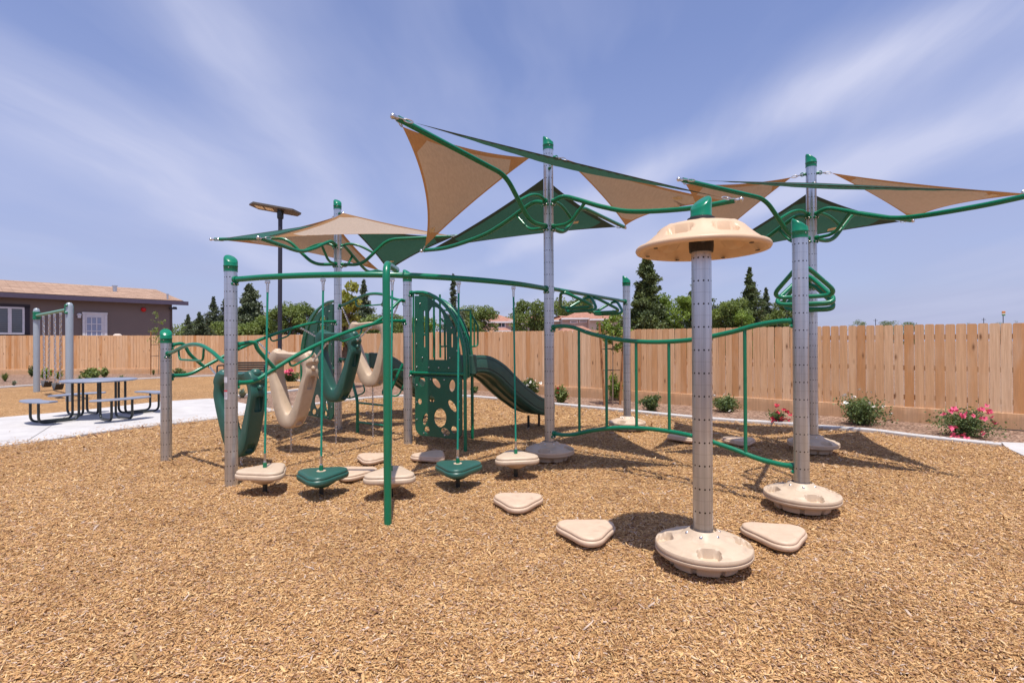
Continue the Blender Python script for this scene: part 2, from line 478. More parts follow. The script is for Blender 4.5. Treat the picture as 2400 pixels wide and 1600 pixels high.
def catmull(pts, n=6, closed=False):
    pts = [Vector(p) for p in pts]
    N = len(pts)
    out = []
    rng = range(N if closed else N - 1)
    for i in rng:
        if closed:
            p0, p1, p2, p3 = pts[(i - 1) % N], pts[i], pts[(i + 1) % N], pts[(i + 2) % N]
        else:
            p1, p2 = pts[i], pts[i + 1]
            p0 = pts[i - 1] if i > 0 else p1 * 2 - p2
            p3 = pts[i + 2] if i + 2 < N else p2 * 2 - p1
        for k in range(n):
            t = k / n
            out.append(0.5 * ((2 * p1) + (p2 - p0) * t + (2 * p0 - 5 * p1 + 4 * p2 - p3) * t * t + (-p0 + 3 * p1 - 3 * p2 + p3) * t ** 3))
    if not closed:
        out.append(pts[-1])
    return out


def fillet(pts, rad, n=5, closed=False):
    """straight runs with rounded bends"""
    pts = [Vector(p) for p in pts]
    N = len(pts)
    out = []
    for i in range(N):
        if not closed and i in (0, N - 1):
            out.append(pts[i])
            continue
        a, b, c = pts[(i - 1) % N], pts[i], pts[(i + 1) % N]
        d0 = min(rad, (a - b).length * 0.48)
        d1 = min(rad, (c - b).length * 0.48)
        p = b + (a - b).normalized() * d0
        q = b + (c - b).normalized() * d1
        for k in range(n + 1):
            t = k / n
            out.append(p * (1 - t) ** 2 + b * 2 * t * (1 - t) + q * t * t)
    return out


class MB:
    def __init__(s):
        s.v = []
        s.f = []
        s.mi = []

    def add(s, verts, faces, mi=0):
        o = len(s.v)
        s.v.extend([tuple(v) for v in verts])
        s.f.extend([tuple(i + o for i in f) for f in faces])
        s.mi.extend([mi] * len(faces))

    def tube(s, pts, r, seg=12, closed=False, cap=True, mi=0, r_end=None):
        pts = [Vector(p) for p in pts]
        q = [pts[0]]
        for p in pts[1:]:
            if (p - q[-1]).length > 1e-5:
                q.append(p)
        pts = q
        if closed and (pts[0] - pts[-1]).length < 1e-5:
            pts.pop()
        N = len(pts)
        tang = []
        for i in range(N):
            if closed:
                tv = pts[(i + 1) % N] - pts[i - 1]
            else:
                tv = pts[min(i + 1, N - 1)] - pts[max(i - 1, 0)]
            tang.append(tv.normalized())
        up = Vector((0, 0, 1)) if abs(tang[0].z) < 0.9 else Vector((1, 0, 0))
        nrm = (up - tang[0] * up.dot(tang[0])).normalized()
        vs = []
        for i in range(N):
            if i:
                nrm = (nrm - tang[i] * nrm.dot(tang[i])).normalized()
            bi = tang[i].cross(nrm)
            rr = r if r_end is None else r + (r_end - r) * i / (N - 1)
            for k in range(seg):
                a = 2 * PI * k / seg
                vs.append(pts[i] + (nrm * math.cos(a) + bi * math.sin(a)) * rr)
        fs = []
        for i in range(N if closed else N - 1):
            j = (i + 1) % N
            for k in range(seg):
                l = (k + 1) % seg
                fs.append((i * seg + k, i * seg + l, j * seg + l, j * seg + k))
        if cap and not closed:
            fs.append(tuple(range(seg - 1, -1, -1)))
            fs.append(tuple((N - 1) * seg + k for k in range(seg)))
        s.add(vs, fs, mi)

    def box(s, c, size, ax=None, mi=0, bev=0.0):
        c = Vector(c)
        ax = ax or (V(1, 0, 0), V(0, 1, 0), V(0, 0, 1))
        if ax[0].cross(ax[1]).dot(ax[2]) < 0:
            ax = (-ax[0], ax[1], ax[2])
        h = [x / 2 for x in size]
        if bev <= 0:
            vs = []
            for sx in (-1, 1):
                for sy in (-1, 1):
                    for sz in (-1, 1):
                        vs.append(c + ax[0] * h[0] * sx + ax[1] * h[1] * sy + ax[2] * h[2] * sz)
            s.add(vs, [(0, 1, 3, 2), (4, 6, 7, 5), (0, 4, 5, 1), (2, 3, 7, 6), (0, 2, 6, 4), (1, 5, 7, 3)], mi)
        else:
            b = bev
            rings = []
            for zz_, ins in ((-h[2], b), (-h[2] + b, 0), (h[2] - b, 0), (h[2], b)):
                x, y = h[0] - ins, h[1] - ins
                k = b * 0.6 if ins == 0 else b * .3
                rings.append([(x - k, -y), (x, -y + k), (x, y - k), (x - k, y), (-x + k, y), (-x, y - k), (-x, -y + k), (-x + k, -y)])
                rings[-1] = [c + ax[0] * p[0] + ax[1] * p[1] + ax[2] * zz_ for p in rings[-1]]
            s.loft(rings, closed=True, mi=mi)

    def loft(s, rings, closed=True, caps=True, mi=0, wrap=False):
        n = len(rings[0])
        vs = [p for r in rings for p in r]
        fs = []
        m = len(rings)
        for i in range(m if wrap else m - 1):
            j = (i + 1) % m
            for k in range(n if closed else n - 1):
                l = (k + 1) % n
                fs.append((i * n + k, i * n + l, j * n + l, j * n + k))
        if caps and not wrap and closed:
            fs.append(tuple(range(n - 1, -1, -1)))
            fs.append(tuple((m - 1) * n + k for k in range(n)))
        s.add(vs, fs, mi)

    def lathe(s, prof, c=(0, 0, 0), seg=32, mi=0, axis=None):
        c = Vector(c)
        ax = axis or (V(1, 0, 0), V(0, 1, 0), V(0, 0, 1))
        rings = []
        for r, z in prof:
            rings.append([c + (ax[0] * math.cos(2 * PI * k / seg) + ax[1] * math.sin(2 * PI * k / seg)) * max(r, 1e-4) + ax[2] * z for k in range(seg)])
        s.loft(rings, mi=mi)

    def ball(s, c, r, seg=8, mi=0, sc=(1, 1, 1)):
        c = Vector(c)
        rings = []
        for i in range(1, seg):
            ph = PI * i / seg
            rings.append([c + V(math.sin(ph) * math.cos(2 * PI * k / (seg + 2)) * r * sc[0], math.sin(ph) * math.sin(2 * PI * k / (seg + 2)) * r * sc[1], -math.cos(ph) * r * sc[2]) for k in range(seg + 2)])
        s.loft(rings, mi=mi)

    def prism(s, poly, h0, h1, o=(0, 0, 0), ax=None, mi=0):
        """poly (a,b) in ax[0],ax[1]; extruded along ax[2]"""
        o = Vector(o)
        ax = ax or (V(1, 0, 0), V(0, 1, 0), V(0, 0, 1))
        ar = sum(poly[i][0] * poly[(i + 1) % len(poly)][1] - poly[(i + 1) % len(poly)][0] * poly[i][1] for i in range(len(poly)))
        if (ar < 0) != (ax[0].cross(ax[1]).dot(ax[2]) < 0):
            poly = poly[::-1]
        n = len(poly)
        vs = [o + ax[0] * a + ax[1] * b + ax[2] * h0 for a, b in poly] + [o + ax[0] * a + ax[1] * b + ax[2] * h1 for a, b in poly]
        fs = [tuple(range(n - 1, -1, -1)), tuple(range(n, 2 * n))]
        for k in range(n):
            l = (k + 1) % n
            fs.append((k, l, l + n, k + n))
        s.add(vs, fs, mi)

    def build(s, name, mats, parent=None, smooth=True, ang=35, loc=None):
        me = bpy.data.meshes.new(name)
        vs = s.v
        if loc is not None:
            lo = Vector(loc)
            vs = [(v[0] - lo.x, v[1] - lo.y, v[2] - lo.z) for v in vs]
        me.from_pydata(vs, [], s.f)
        if not isinstance(mats, (list, tuple)):
            mats = [mats]
        for m_ in mats:
            me.materials.append(m_)
        if len(mats) > 1:
            me.polygons.foreach_set('material_index', s.mi)
        if smooth:
            me.shade_smooth()
            me.set_sharp_from_angle(angle=R(ang))
        me.update()
        o = bpy.data.objects.new(name, me)
        COL.objects.link(o)
        if loc is not None:
            o.location = loc
        if parent is not None:
            o.parent = parent
            if loc is not None:
                o.location = Vector(loc) - parent.location if parent.parent is None else Vector(loc)
            else:
                pl_ = parent.location.copy()
                q = parent
                while q.parent:
                    q = q.parent
                    pl_ += q.location
                o.location = -pl_
        return o


def tag(o, label=None, cat=None, group=None, kind=None):
    if label:
        o['label'] = label
    if cat:
        o['category'] = cat
    if group:
        o['group'] = group
    if kind:
        o['kind'] = kind
    return o


def thing(name, loc, label, cat, group=None):
    o = bpy.data.objects.new(name, None)
    COL.objects.link(o)
    o.location = loc
    o.empty_display_size = 0.1
    return tag(o, label, cat, group)


def bool_diff(o, cutter_mb):
    """carve real holes, then discard the cutting shape"""
    me = bpy.data.meshes.new('cut')
    me.from_pydata(cutter_mb.v, [], cutter_mb.f)
    c = bpy.data.objects.new('cut', me)
    COL.objects.link(c)
    c.location = (0, 0, 0)
    c.matrix_world = Matrix.Identity(4)
    for m_ in (o.data, me):
        bmm = bmesh.new()
        bmm.from_mesh(m_)
        bmesh.ops.recalc_face_normals(bmm, faces=bmm.faces)
        bmm.to_mesh(m_)
        bmm.free()
    md = o.modifiers.new('b', 'BOOLEAN')
    md.operation = 'DIFFERENCE'
    md.solver = 'EXACT'
    md.use_self = False
    md.object = c
    bpy.context.view_layer.update()
    dg = bpy.context.evaluated_depsgraph_get()
    new = bpy.data.meshes.new_from_object(o.evaluated_get(dg))
    o.modifiers.clear()
    old = o.data
    o.data = new
    new.name = old.name
    new.shade_smooth()
    new.set_sharp_from_angle(angle=R(35))
    bpy.data.objects.remove(c)


def set_tint(me, vals):
    a = me.attributes.new('tint', 'FLOAT', 'FACE')
    a.data.foreach_set('value', np.asarray(vals, dtype=np.float32))


def np_mesh(name, verts, quads, mat_, parent=None, tint=None):
    me = bpy.data.meshes.new(name)
    nv, nf = len(verts), len(quads)
    me.vertices.add(nv)
    me.vertices.foreach_set('co', np.asarray(verts, dtype=np.float32).ravel())
    me.loops.add(nf * 4)
    me.loops.foreach_set('vertex_index', np.asarray(quads, dtype=np.int32).ravel())
    me.polygons.add(nf)
    me.polygons.foreach_set('loop_start', np.arange(0, nf * 4, 4, dtype=np.int32))
    me.polygons.foreach_set('loop_total', np.full(nf, 4, dtype=np.int32))
    me.update(calc_edges=True)
    me.materials.append(mat_)
    if tint is not None:
        set_tint(me, tint)
    o = bpy.data.objects.new(name, me)
    COL.objects.link(o)
    if parent is not None:
        o.parent = parent
        pl_ = Vector((0, 0, 0))
        q = parent
        while q:
            pl_ += q.location
            q = q.parent
        o.location = -pl_
    return o


def leaves(name, pts, size, mat_, parent=None, aspect=0.55, dirs=None, tintbase=None, jitter=0.35, droop=0.0):
    """one small folded leaf per point"""
    pts = np.asarray(pts, dtype=float)
    n = len(pts)
    sz = size * RNG.uniform(0.65, 1.35, n)
    if dirs is None:
        d = RNG.normal(size=(n, 3))
    else:
        d = np.asarray(dirs) + RNG.normal(size=(n, 3)) * jitter
    d[:, 2] -= droop
    d /= np.linalg.norm(d, axis=1)[:, None] + 1e-9
    r = RNG.normal(size=(n, 3))
    s_ = np.cross(d, r)
    s_ /= np.linalg.norm(s_, axis=1)[:, None] + 1e-9
    u = np.cross(d, s_)
    L = sz[:, None]
    a = pts - d * L * 0.5
    b = pts + s_ * L * aspect * 0.5 + u * L * 0.08
    c = pts + d * L * 0.5
    e = pts - s_ * L * aspect * 0.5 + u * L * 0.08
    verts = np.stack([a, b, c, e], axis=1).reshape(-1, 3)
    quads = np.arange(n * 4).reshape(-1, 4)
    t = RNG.beta(2, 2.2, n) if tintbase is None else np.clip(np.asarray(tintbase) + RNG.normal(size=n) * 0.16, 0, 1)
    return np_mesh(name, verts, quads, mat_, parent, t)


# ------------------------------------------------------------------ SETTING: ground, kerbs, paths
def poly_sheet(name, pts, z, m_, kind='structure', depth=0.0):
    mb = MB()
    n = len(pts)
    if depth:
        mb.prism([(p.x, p.y) for p in pts], z - depth, z)
    else:
        mb.add([(p.x, p.y, z) for p in pts], [tuple(range(n))])
    o = mb.build(name, m_, smooth=False)
    # make sure the sheet faces up
    if o.data.polygons[-1 if not depth else 1].normal.z < 0:
        o.data.flip_normals()
    o['kind'] = kind
    return o


mb = MB()
mb.add([(-1500, -300, -0.012), (1500, -300, -0.012), (1500, 2500, -0.012), (-1500, 2500, -0.012)], [(0, 1, 2, 3)])
tag(mb.build('ground', mulch, smooth=False), kind='structure')

KERB = [(650, 963), (720, 952), (803, 941), (895, 932), (1000, 928), (1097, 930.5), (1240, 943), (1300, 949), (1480, 966), (1661, 984), (1845, 996), (1917, 1003), (2040, 1012), (2150, 1026), (2347, 1047)]
kerb_pts = [G(x, y) for x, y in KERB]
near_path = [(-700, 1170), (-300, 1098), (0, 1049), (96, 1037), (287, 1008), (400, 996), (516, 982), (600, 971), (650, 963)]
far_path = [(650, 963), (600, 953), (564, 946), (530, 937), (490, 936), (376, 943), (172, 966), (0, 981), (-300, 1003), (-700, 1040)]
play = kerb_pts + [G(2700, 1212), V(9, 1.0, 0), V(9, -4, 0), V(-10, -4, 0)] + [G(x, y) for x, y in near_path[:-1]]
poly_sheet('play_surface', play, 0.0, chips_bed)
poly_sheet('path', [G(x, y) for x, y in near_path[:-1]] + [G(x, y) for x, y in far_path], 0.03, concrete, depth=0.12)
poly_sheet('pavement', [G(2347, 1040), G(2420, 1043), G(2900, 1060), G(2900, 1290), G(2700, 1206), G(2410, 1077), G(2358, 1053)], 0.03, concrete, depth=0.12)

# joints scored in the path
mb = MB()
for (x0, y0, x1, y1) in ((376, 943.5, 400, 995), (172, 967, 60, 1040), (520, 938, 560, 975)):
    a, b = G(x0, y0), G(x1, y1)
    d = (b - a).normalized()
    mb.box((a + b) / 2 + V(0, 0, 0.0325), ((b - a).length * 0.98, 0.012, 0.003), (d, V(-d.y, d.x, 0), V(0, 0, 1)))
tag(mb.build('path_joint', pbr('joint_grey', (0.22, 0.21, 0.20), 0.9), smooth=False), kind='structure')  # plain dark grey joint strips

# swing area (second chip surface) with its own kerb
SW = [(-500, 942), (0, 909), (150, 899), (322, 889), (420, 884), (510, 881), (600, 884), (670, 889), (722, 897), (725, 908), (693, 915), (620, 922), (560, 929), (520, 934)]
sw_pts = [G(x, y) for x, y in SW]
sw_poly = sw_pts + [G(x, y) for x, y in [(490, 936), (376, 943), (172, 966), (0, 981), (-300, 1003), (-500, 1018)]]
poly_sheet('swing_surface', sw_poly, -0.004, chips_bed)


def strip(name, pts, wdt, z0, z1, m_):
    pts = catmull(pts, 5)
    mb = MB()
    rings = []
    for i, p in enumerate(pts):
        t = (pts[min(i + 1, len(pts) - 1)] - pts[max(i - 1, 0)]).normalized()
        s_ = V(-t.y, t.x, 0)
        b = 0.012
        h = wdt / 2
        rings.append([p - s_ * h + V(0, 0, z0), p - s_ * h + V(0, 0, z1 - b), p - s_ * (h - b) + V(0, 0, z1), p + s_ * (h - b) + V(0, 0, z1), p + s_ * h + V(0, 0, z1 - b), p + s_ * h + V(0, 0, z0)])
    mb.loft(rings)
    return tag(mb.build(name, m_), kind='structure')


strip('kerb', kerb_pts, 0.15, -0.1, 0.055, concrete)
strip('kerb', sw_pts, 0.15, -0.1, 0.05, concrete)


def pt_in_poly(px_, py_, poly):
    inside = np.zeros(len(px_), bool)
    n = len(poly)
    j = n - 1
    for i in range(n):
        xi, yi, xj, yj = poly[i].x, poly[i].y, poly[j].x, poly[j].y
        c = ((yi > py_) != (yj > py_)) & (px_ < (xj - xi) * (py_ - yi) / (yj - yi + 1e-12) + xi)
        inside ^= c
        j = i
    return inside


def relief(x, y):
    h = np.sin(x * 2.1 + 1.7 * np.sin(y * 1.3)) * np.sin(y * 1.9 + .8 * np.sin(x * 1.7 + 2)) * .55
    h = h + np.sin(x * 5.3 + 2.1 * np.sin(y * 3.1 + 1)) * np.sin(y * 4.7 + x * 1.1) * .30
    h = h + np.sin(x * 11.7 + 1.9 * np.sin(y * 8.1)) * np.sin(y * 12.3 + 1.3 * np.sin(x * 9.2)) * .16
    return .014 + .013 * h


def relief_sheet():
    st = .07
    xs = np.arange(-9, 9, st)
    ys = np.arange(1.2, 11.5, st)
    X, Y = np.meshgrid(xs, ys)
    ins = pt_in_poly(X.ravel(), Y.ravel(), play).reshape(X.shape)
    far = np.ones_like(ins)
    for dx, dy in ((4, 0), (-4, 0), (0, 4), (0, -4)):
        far &= np.roll(np.roll(ins, dx, 1), dy, 0)
    Z = np.where(far & ins, np.maximum(relief(X, Y), .001), .001)
    ok = ins[:-1, :-1] & ins[1:, :-1] & ins[:-1, 1:] & ins[1:, 1:]
    idx = np.arange(X.size).reshape(X.shape)
    q = np.stack([idx[:-1, :-1], idx[:-1, 1:], idx[1:, 1:], idx[1:, :-1]], -1)[ok]
    o = np_mesh('play_surface', np.stack([X, Y, Z], -1).reshape(-1, 3), q, chips_bed)
    o.data.shade_smooth()
    o['kind'] = 'structure'


relief_sheet()


def chips():
    P, Lh = [], []
    for (d0, d1, dens_, ln) in ((1.6, 3.6, 9800, 0.0170), (3.6, 5.5, 5200, 0.0200), (5.5, 8.0, 2000, 0.025), (8.0, 14.0, 420, 0.040)):
        area = (d1 - d0) * 2 * (d1 * 1.12 + 0.4)
        n = int(area * dens_)
        y = RNG.uniform(d0, d1, n)
        x = RNG.uniform(-(d1 * 1.12 + 0.4), d1 * 1.12 + 0.4, n)
        k = np.abs(x) < y * 1.12 + 0.4
        x, y = x[k], y[k]
        k = pt_in_poly(x, y, play)
        x, y = x[k], y[k]
        P.append(np.stack([x, y], 1))
        Lh.append(np.full(len(x), ln))
    # strays kicked onto the path edge and the kerb
    bz = [np.zeros(sum(len(a) for a in P))]
    for line, cnt, spread, zz0 in (([G(x, y) for x, y in near_path[1:]], 900, .16, .031), (kerb_pts, 260, .05, .056)):
        for _ in range(cnt):
            i = RNG.integers(0, len(line) - 1)
            a, b = line[i], line[i + 1]
            t = RNG.random()
            q = a + (b - a) * t
            nx, ny = -(b - a).normalized().y, (b - a).normalized().x
            o_ = RNG.exponential(spread) if spread > .1 else RNG.uniform(-spread, spread)
            P.append(np.array([[q.x + nx * o_ * (1 if ny > 0 else -1), q.y + ny * o_ * (1 if ny > 0 else -1)]]))
            Lh.append(np.array([.024]))
            bz.append(np.array([zz0]))
    base_z = np.concatenate(bz)
    P = np.concatenate(P)
    ln = np.concatenate(Lh)
    n = len(P)
    L = ln * RNG.lognormal(0, 0.38, n)
    L = np.clip(L, 0.008, 0.085)
    W = L * RNG.uniform(0.11, 0.30, n)
    H = RNG.uniform(0.001, 0.004, n)
    yaw = RNG.uniform(0, 2 * PI, n)
    pit = RNG.normal(0, 0.26, n)
    rol = RNG.normal(0, 0.42, n)
    # lumps of chips in shallow mounds
    gx = (relief(P[:, 0] + .01, P[:, 1]) - relief(P[:, 0] - .01, P[:, 1])) / .02
    gy = (relief(P[:, 0], P[:, 1] + .01) - relief(P[:, 0], P[:, 1] - .01)) / .02
    pit = pit + np.cos(yaw) * gx + np.sin(yaw) * gy
    z = np.where(base_z > 0, base_z, np.maximum(relief(P[:, 0], P[:, 1]), 0)) + RNG.uniform(0.0, 0.010, n) + np.abs(np.sin(pit)) * L * 0.45
    dx = np.stack([np.cos(yaw) * np.cos(pit), np.sin(yaw) * np.cos(pit), np.sin(pit)], 1)
    sd = np.stack([-np.sin(yaw) * np.cos(rol), np.cos(yaw) * np.cos(rol), np.sin(rol)], 1)
    up = np.cross(dx, sd)
    c = np.stack([P[:, 0], P[:, 1], z], 1)
    taper = RNG.uniform(0.25, 1.0, n)
    vs = np.zeros((n, 8, 3))
    k = 0
    for (sl, sh) in ((-1, -1), (1, -1), (1, 1), (-1, 1)):
        wd = W * 0.5 * (np.where(sl > 0, taper, 1.0))
        skew = L * 0.5 * (1 + 0.15 * sh)
        base = c + dx * (sl * skew)[:, None] + sd * (sh * wd)[:, None]
        vs[:, k] = base
        vs[:, k + 4] = base + up * H[:, None]
        k += 1
    q = np.array([(4, 5, 6, 7), (0, 1, 5, 4), (1, 2, 6, 5), (2, 3, 7, 6), (3, 0, 4, 7)])
    quads = (np.arange(n)[:, None, None] * 8 + q[None]).reshape(-1, 4)
    tint = np.clip(RNG.normal(0.56, 0.26, n), 0, 1)
    tint = np.where(RNG.random(n) < 0.012, RNG.uniform(0.9, 1, n), tint)
    o = np_mesh('wood_chips', vs.reshape(-1, 3), quads, chip_mat, tint=np.repeat(tint, 5))
    tag(o, 'loose golden brown wood chips covering the playground floor', 'wood chips', kind='stuff')


chips()

# ------------------------------------------------------------------ fences
F0 = V(13.0, 4.9, 0)
F1 = V(8.62, 8.62, 0)
F2 = V(1.25, 14.75, 0)
F3 = V(-15.6, 27.3, 0)
F4 = V(-44.0, 26.6, 0)


def fence(path, name, label, H0=1.80, H1=1.80, kick=0.28):
    total = sum((b - a).length for a, b in zip(path[:-1], path[1:]))
    done = 0.0
    H = H0
    t0 = thing(name, path[0], label, 'fence')
    mbp, mbk, mbr = MB(), MB(), MB()
    tint = []
    ktint = []
    rnd = random.Random(len(path) * 17 + 5)
    for a, b in zip(path[:-1], path[1:]):
        d = (b - a)
        L = d.length
        d.normalize()
        nrm = V(d.y, -d.x, 0)
        if nrm.dot(-a) < 0:
            nrm = -nrm
        s_ = 0.0
        while s_ < L - 0.05:
            wd = 0.138 + rnd.uniform(-0.004, 0.004)
            gap = rnd.choice([0.007, 0.008, 0.011, 0.015])
            H = H0 + (H1 - H0) * ((s_ + done) / total)
            h = H + rnd.uniform(-0.004, 0.004)
            c = a + d * (s_ + wd / 2)
            x = wd / 2
            e = 0.021
            lean = rnd.uniform(-0.003, 0.003)
            poly = [(-x, kick), (x, kick), (x + lean, h - e * 1.3), (x - e * 0.35 + lean, h - e * 0.45), (x - e + lean, h), (-x + e + lean, h), (-x + e * 0.35 + lean, h - e * 0.45), (-x + lean, h - e * 1.3)]
            off = rnd.uniform(0.0, 0.004)
            nf0 = len(mbp.f)
            mbp.prism(poly, off, 0.018 + off, c, (d, V(0, 0, 1), nrm))
            v = rnd.betavariate(2.4, 1.9)
            if rnd.random() < 0.08:
                v = rnd.uniform(0, 0.1)
            tint += [v] * (len(mbp.f) - nf0)
            s_ += wd + gap
        s_ = 0
        while s_ < L - 0.01:
            ln = min(2.4, L - s_)
            c = a + d * (s_ + ln / 2)
            nf0 = len(mbk.f)
            mbk.box(c + nrm * 0.022 + V(0, 0, kick / 2 - 0.03), (ln - 0.006, 0.04, kick + 0.05), (d, nrm, V(0, 0, 1)), bev=0.004)
            ktint += [rnd.uniform(0.3, 0.8)] * (len(mbk.f) - nf0)
            p = a + d * s_ - nrm * 0.05
            mbr.box(p + V(0, 0, H / 2 - 0.03), (0.09, 0.09, H - 0.06), (d, nrm, V(0, 0, 1)))
            for zr in (0.45, 1.0, H - 0.28):
                mbr.box(c - nrm * 0.022 + V(0, 0, zr), (ln, 0.038, 0.09), (d, nrm, V(0, 0, 1)))
            s_ += 2.4
        done += L
    o = mbp.build('picket_boards', fence_wood, t0, smooth=False)
    set_tint(o.data, tint)
    o = mbk.build('kickboard', fence_wood, t0, smooth=False)
    # grain of the kickboard runs along it
    set_tint(o.data, ktint)
    o = mbr.build('fence_frame', fence_wood, t0, smooth=False)
    set_tint(o.data, [0.4] * len(mbr.f))
    return t0


fence([F0, F1, F2, F3 + V(0.0, 0.0, 0)], 'board_fence', 'tall cedar board fence with dog eared tops running behind the flower beds from the right', 1.765, 1.975, 0.27)
fence([F4, F3 + V(-0.02, 0, 0)], 'board_fence', 'tall cedar board fence in front of the brown house at far left', 2.13, 1.99, 0.27)

# ------------------------------------------------------------------ brown house
ER = D(430, 705, 36.0)                       # eave, right end
EL = V(*D(0, 683, 29.2))
u = V(EL.x - ER.x, EL.y - ER.y, 0).normalized()   # to the left
bk = V(u.y, -u.x, 0)
if bk.y < 0:
    bk = -bk
HL = 26.0
zE = ER.z
hn = -bk
hs = thing('brown_house', V(ER.x, ER.y, 0), 'long brown single storey house with tan shingle roof behind the left fence', 'house')
wallp = ER + bk * 0.55
mb = MB()
w0 = wallp + u * 0.55
w1 = wallp + u * HL
dpt = 12.8
mb.prism([(0, 0), (HL - 1, 0), (HL - 1, dpt), (0, dpt)], 0, zE - 0.2, V(w0.x, w0.y, 0), (u, bk, V(0, 0, 1)))
rise = 1.32
mb.prism([(0, zE - 0.2), (dpt, zE - 0.2), (dpt / 2, zE + rise - 0.25)], 0.0, 0.06, V(w0.x, w0.y, 0), (bk, V(0, 0, 1), u))
mb.build('wall', wall_brown, hs, smooth=False)
# corner trim
mb = MB()
mb.box(V(w0.x, w0.y, zE / 2 - 0.2) - bk * 0.012 + u * 0.06, (0.14, 0.05, zE - 0.5), (u, bk, V(0, 0, 1)))
mb.build('corner_trim', pbr('corner_brown', (0.10, 0.07, 0.06), 0.7), hs, smooth=False)
# roof: two slopes
def roof_slope(parent, o0, along, back, L, run, z0, z1, thick, m_, name='roof'):
    sl = (back * run + V(0, 0, z1 - z0))
    ln = sl.length
    sl.normalize()
    nn = along.cross(sl)
    if nn.z < 0:
        nn = -nn
    mb = MB()
    mb.prism([(0, 0), (L, 0), (L, ln), (0, ln)], -thick, 0.0, (0, 0, 0))
    me_o = mb.build(name, m_, None, smooth=False)
    M = Matrix(((along.x, sl.x, nn.x, o0.x), (along.y, sl.y, nn.y, o0.y), (along.z, sl.z, nn.z, z0), (0, 0, 0, 1)))
    me_o.matrix_world = M
    if parent:
        me_o.parent = parent
        me_o.matrix_world = M
        me_o.matrix_parent_inverse = Matrix.Translation(-parent.location)
    return me_o


roof = roof_slope(hs, ER, u, bk, HL + 0.6, 7.0, zE, zE + rise, 0.06, roof_tan)
roof2 = roof_slope(hs, ER + bk * 14.0, u, -bk, HL + 0.6, 7.0, zE, zE + rise, 0.06, roof_tan)
mb = MB()
mb.box(V(ER.x, ER.y, zE - 0.17) + u * (HL / 2) + bk * 0.02, (HL + 0.62, 0.05, 0.27), (u, bk, V(0, 0, 1)))
mb.box(V(ER.x, ER.y, zE - 0.17) + u * (HL / 2 + 0.3) + bk * 0.30, (HL, 0.5, 0.03), (u, bk, V(0, 0, 1)))
for k in (0, 1):
    a = ER + bk * (0 if k == 0 else 14.0) - u * 0.01
    b = ER + bk * 7.0 - u * 0.01
    dd = V(b.x - a.x, b.y - a.y, rise)
    ln = dd.length
    dd.normalize()
    mb.box(V((a.x + b.x) / 2, (a.y + b.y) / 2, zE + rise / 2 - 0.16), (ln, 0.05, 0.22), (dd, u, dd.cross(u).normalized()))
mb.build('fascia', fascia, hs, smooth=False)


def on_roof(x, y):
    sl = (bk * 7.0 + V(0, 0, rise)).normalized()
    nn = u.cross(sl)
    return PH(x, y, ER, nn)


for (x, y, r_, h_) in ((269, 683, 0.17, 0.35), (392.5, 701, 0.08, 0.3)):
    p = on_roof(x, y)
    mb = MB()
    mb.tube([p + V(0, 0, -0.1), p + V(0, 0, h_)], r_ * 0.75, 12)
    mb.tube([p + V(0, 0, h_), p + V(0, 0, h_ + 0.07)], r_, 12)
    mb.build('roof_vent', steel, hs)


def wp(x, y, off=0.0):
    return PH(x, y, w0, bk) - bk * off


def wall_rect(x0, y0, x1, y1):
    """rectangle on the wall from pixel corners -> centre, width, height"""
    a, b = wp(x0, (y0 + y1) / 2), wp(x1, (y0 + y1) / 2)
    c = (a + b) / 2
    zt, zb = wp((x0 + x1) / 2, y0).z, wp((x0 + x1) / 2, y1).z
    return V(c.x, c.y, (zt + zb) / 2), (a - b).length, zt - zb


AX = (u, bk, V(0, 0, 1))
# window
c, wd, hh = wall_rect(-70, 718, 57, 783)
mb = MB()
for (dx_, dz_, sx_, sz_) in ((0, hh / 2 + .07, wd + .5, .2), (0, -hh / 2 - .07, wd + .5, .2), (-wd / 2 - .12, 0, .22, hh + .1), (wd / 2 + .12, 0, .22, hh + .1)):
    mb.box(c + u * dx_ + V(0, 0, dz_) - bk * 0.03, (sx_, 0.07, sz_), AX)
win = mb.build('window', dark_trim, hs, smooth=False)
mb = MB()
mb.box(c - bk * 0.02, (wd, 0.04, hh), AX)
mb.build('pane', glass_blind, win, smooth=False)
mb = MB()
for (dx_, dz_, sx_, sz_) in ((0, hh / 2 - .05, wd, .1), (0, -hh / 2 + .05, wd, .1), (-wd / 2 + .04, 0, .1, hh - .2), (wd / 2 - .04, 0, .1, hh - .2), (-wd * .06 - .35, 0, .16, hh - .2)):
    mb.box(c + u * dx_ + V(0, 0, dz_) - bk * 0.05, (sx_, 0.05, sz_), AX)
mb.build('window_frame', white_trim, win, smooth=False)
# door
c, wd, hh = wall_rect(193, 732, 251, 812)
mb = MB()
mb.box(c - bk * 0.03, (wd, 0.06, hh), AX)
mb.box(c - bk * 0.05 + V(0, 0, hh / 2 - .06), (wd + .04, 0.08, .12), AX)
for s_ in (-1, 1):
    mb.box(c - bk * 0.05 + u * s_ * (wd / 2 - .07) - V(0, 0, .062), (.14, 0.075, hh - .13), AX)
dr = mb.build('door', white_trim, hs, smooth=False)
c2, wd2, hh2 = wall_rect(202, 743, 238, 808)
mb = MB()
mb.box(c2 - bk * 0.062, (wd2, 0.02, hh2), AX)
mb.build('pane', glass_door, dr, smooth=False)
mb = MB()
for k in range(4):
    mb.box(c2 + u * (wd2 * (k / 3 - .5)) - bk * 0.082, (.05, 0.02, hh2), AX)
for k in range(5):
    mb.box(c2 + V(0, 0, hh2 * (k / 4 - .5)) - bk * 0.084, (wd2, 0.02, .05), AX)
mb.build('glazing_bars', white_trim, dr, smooth=False)
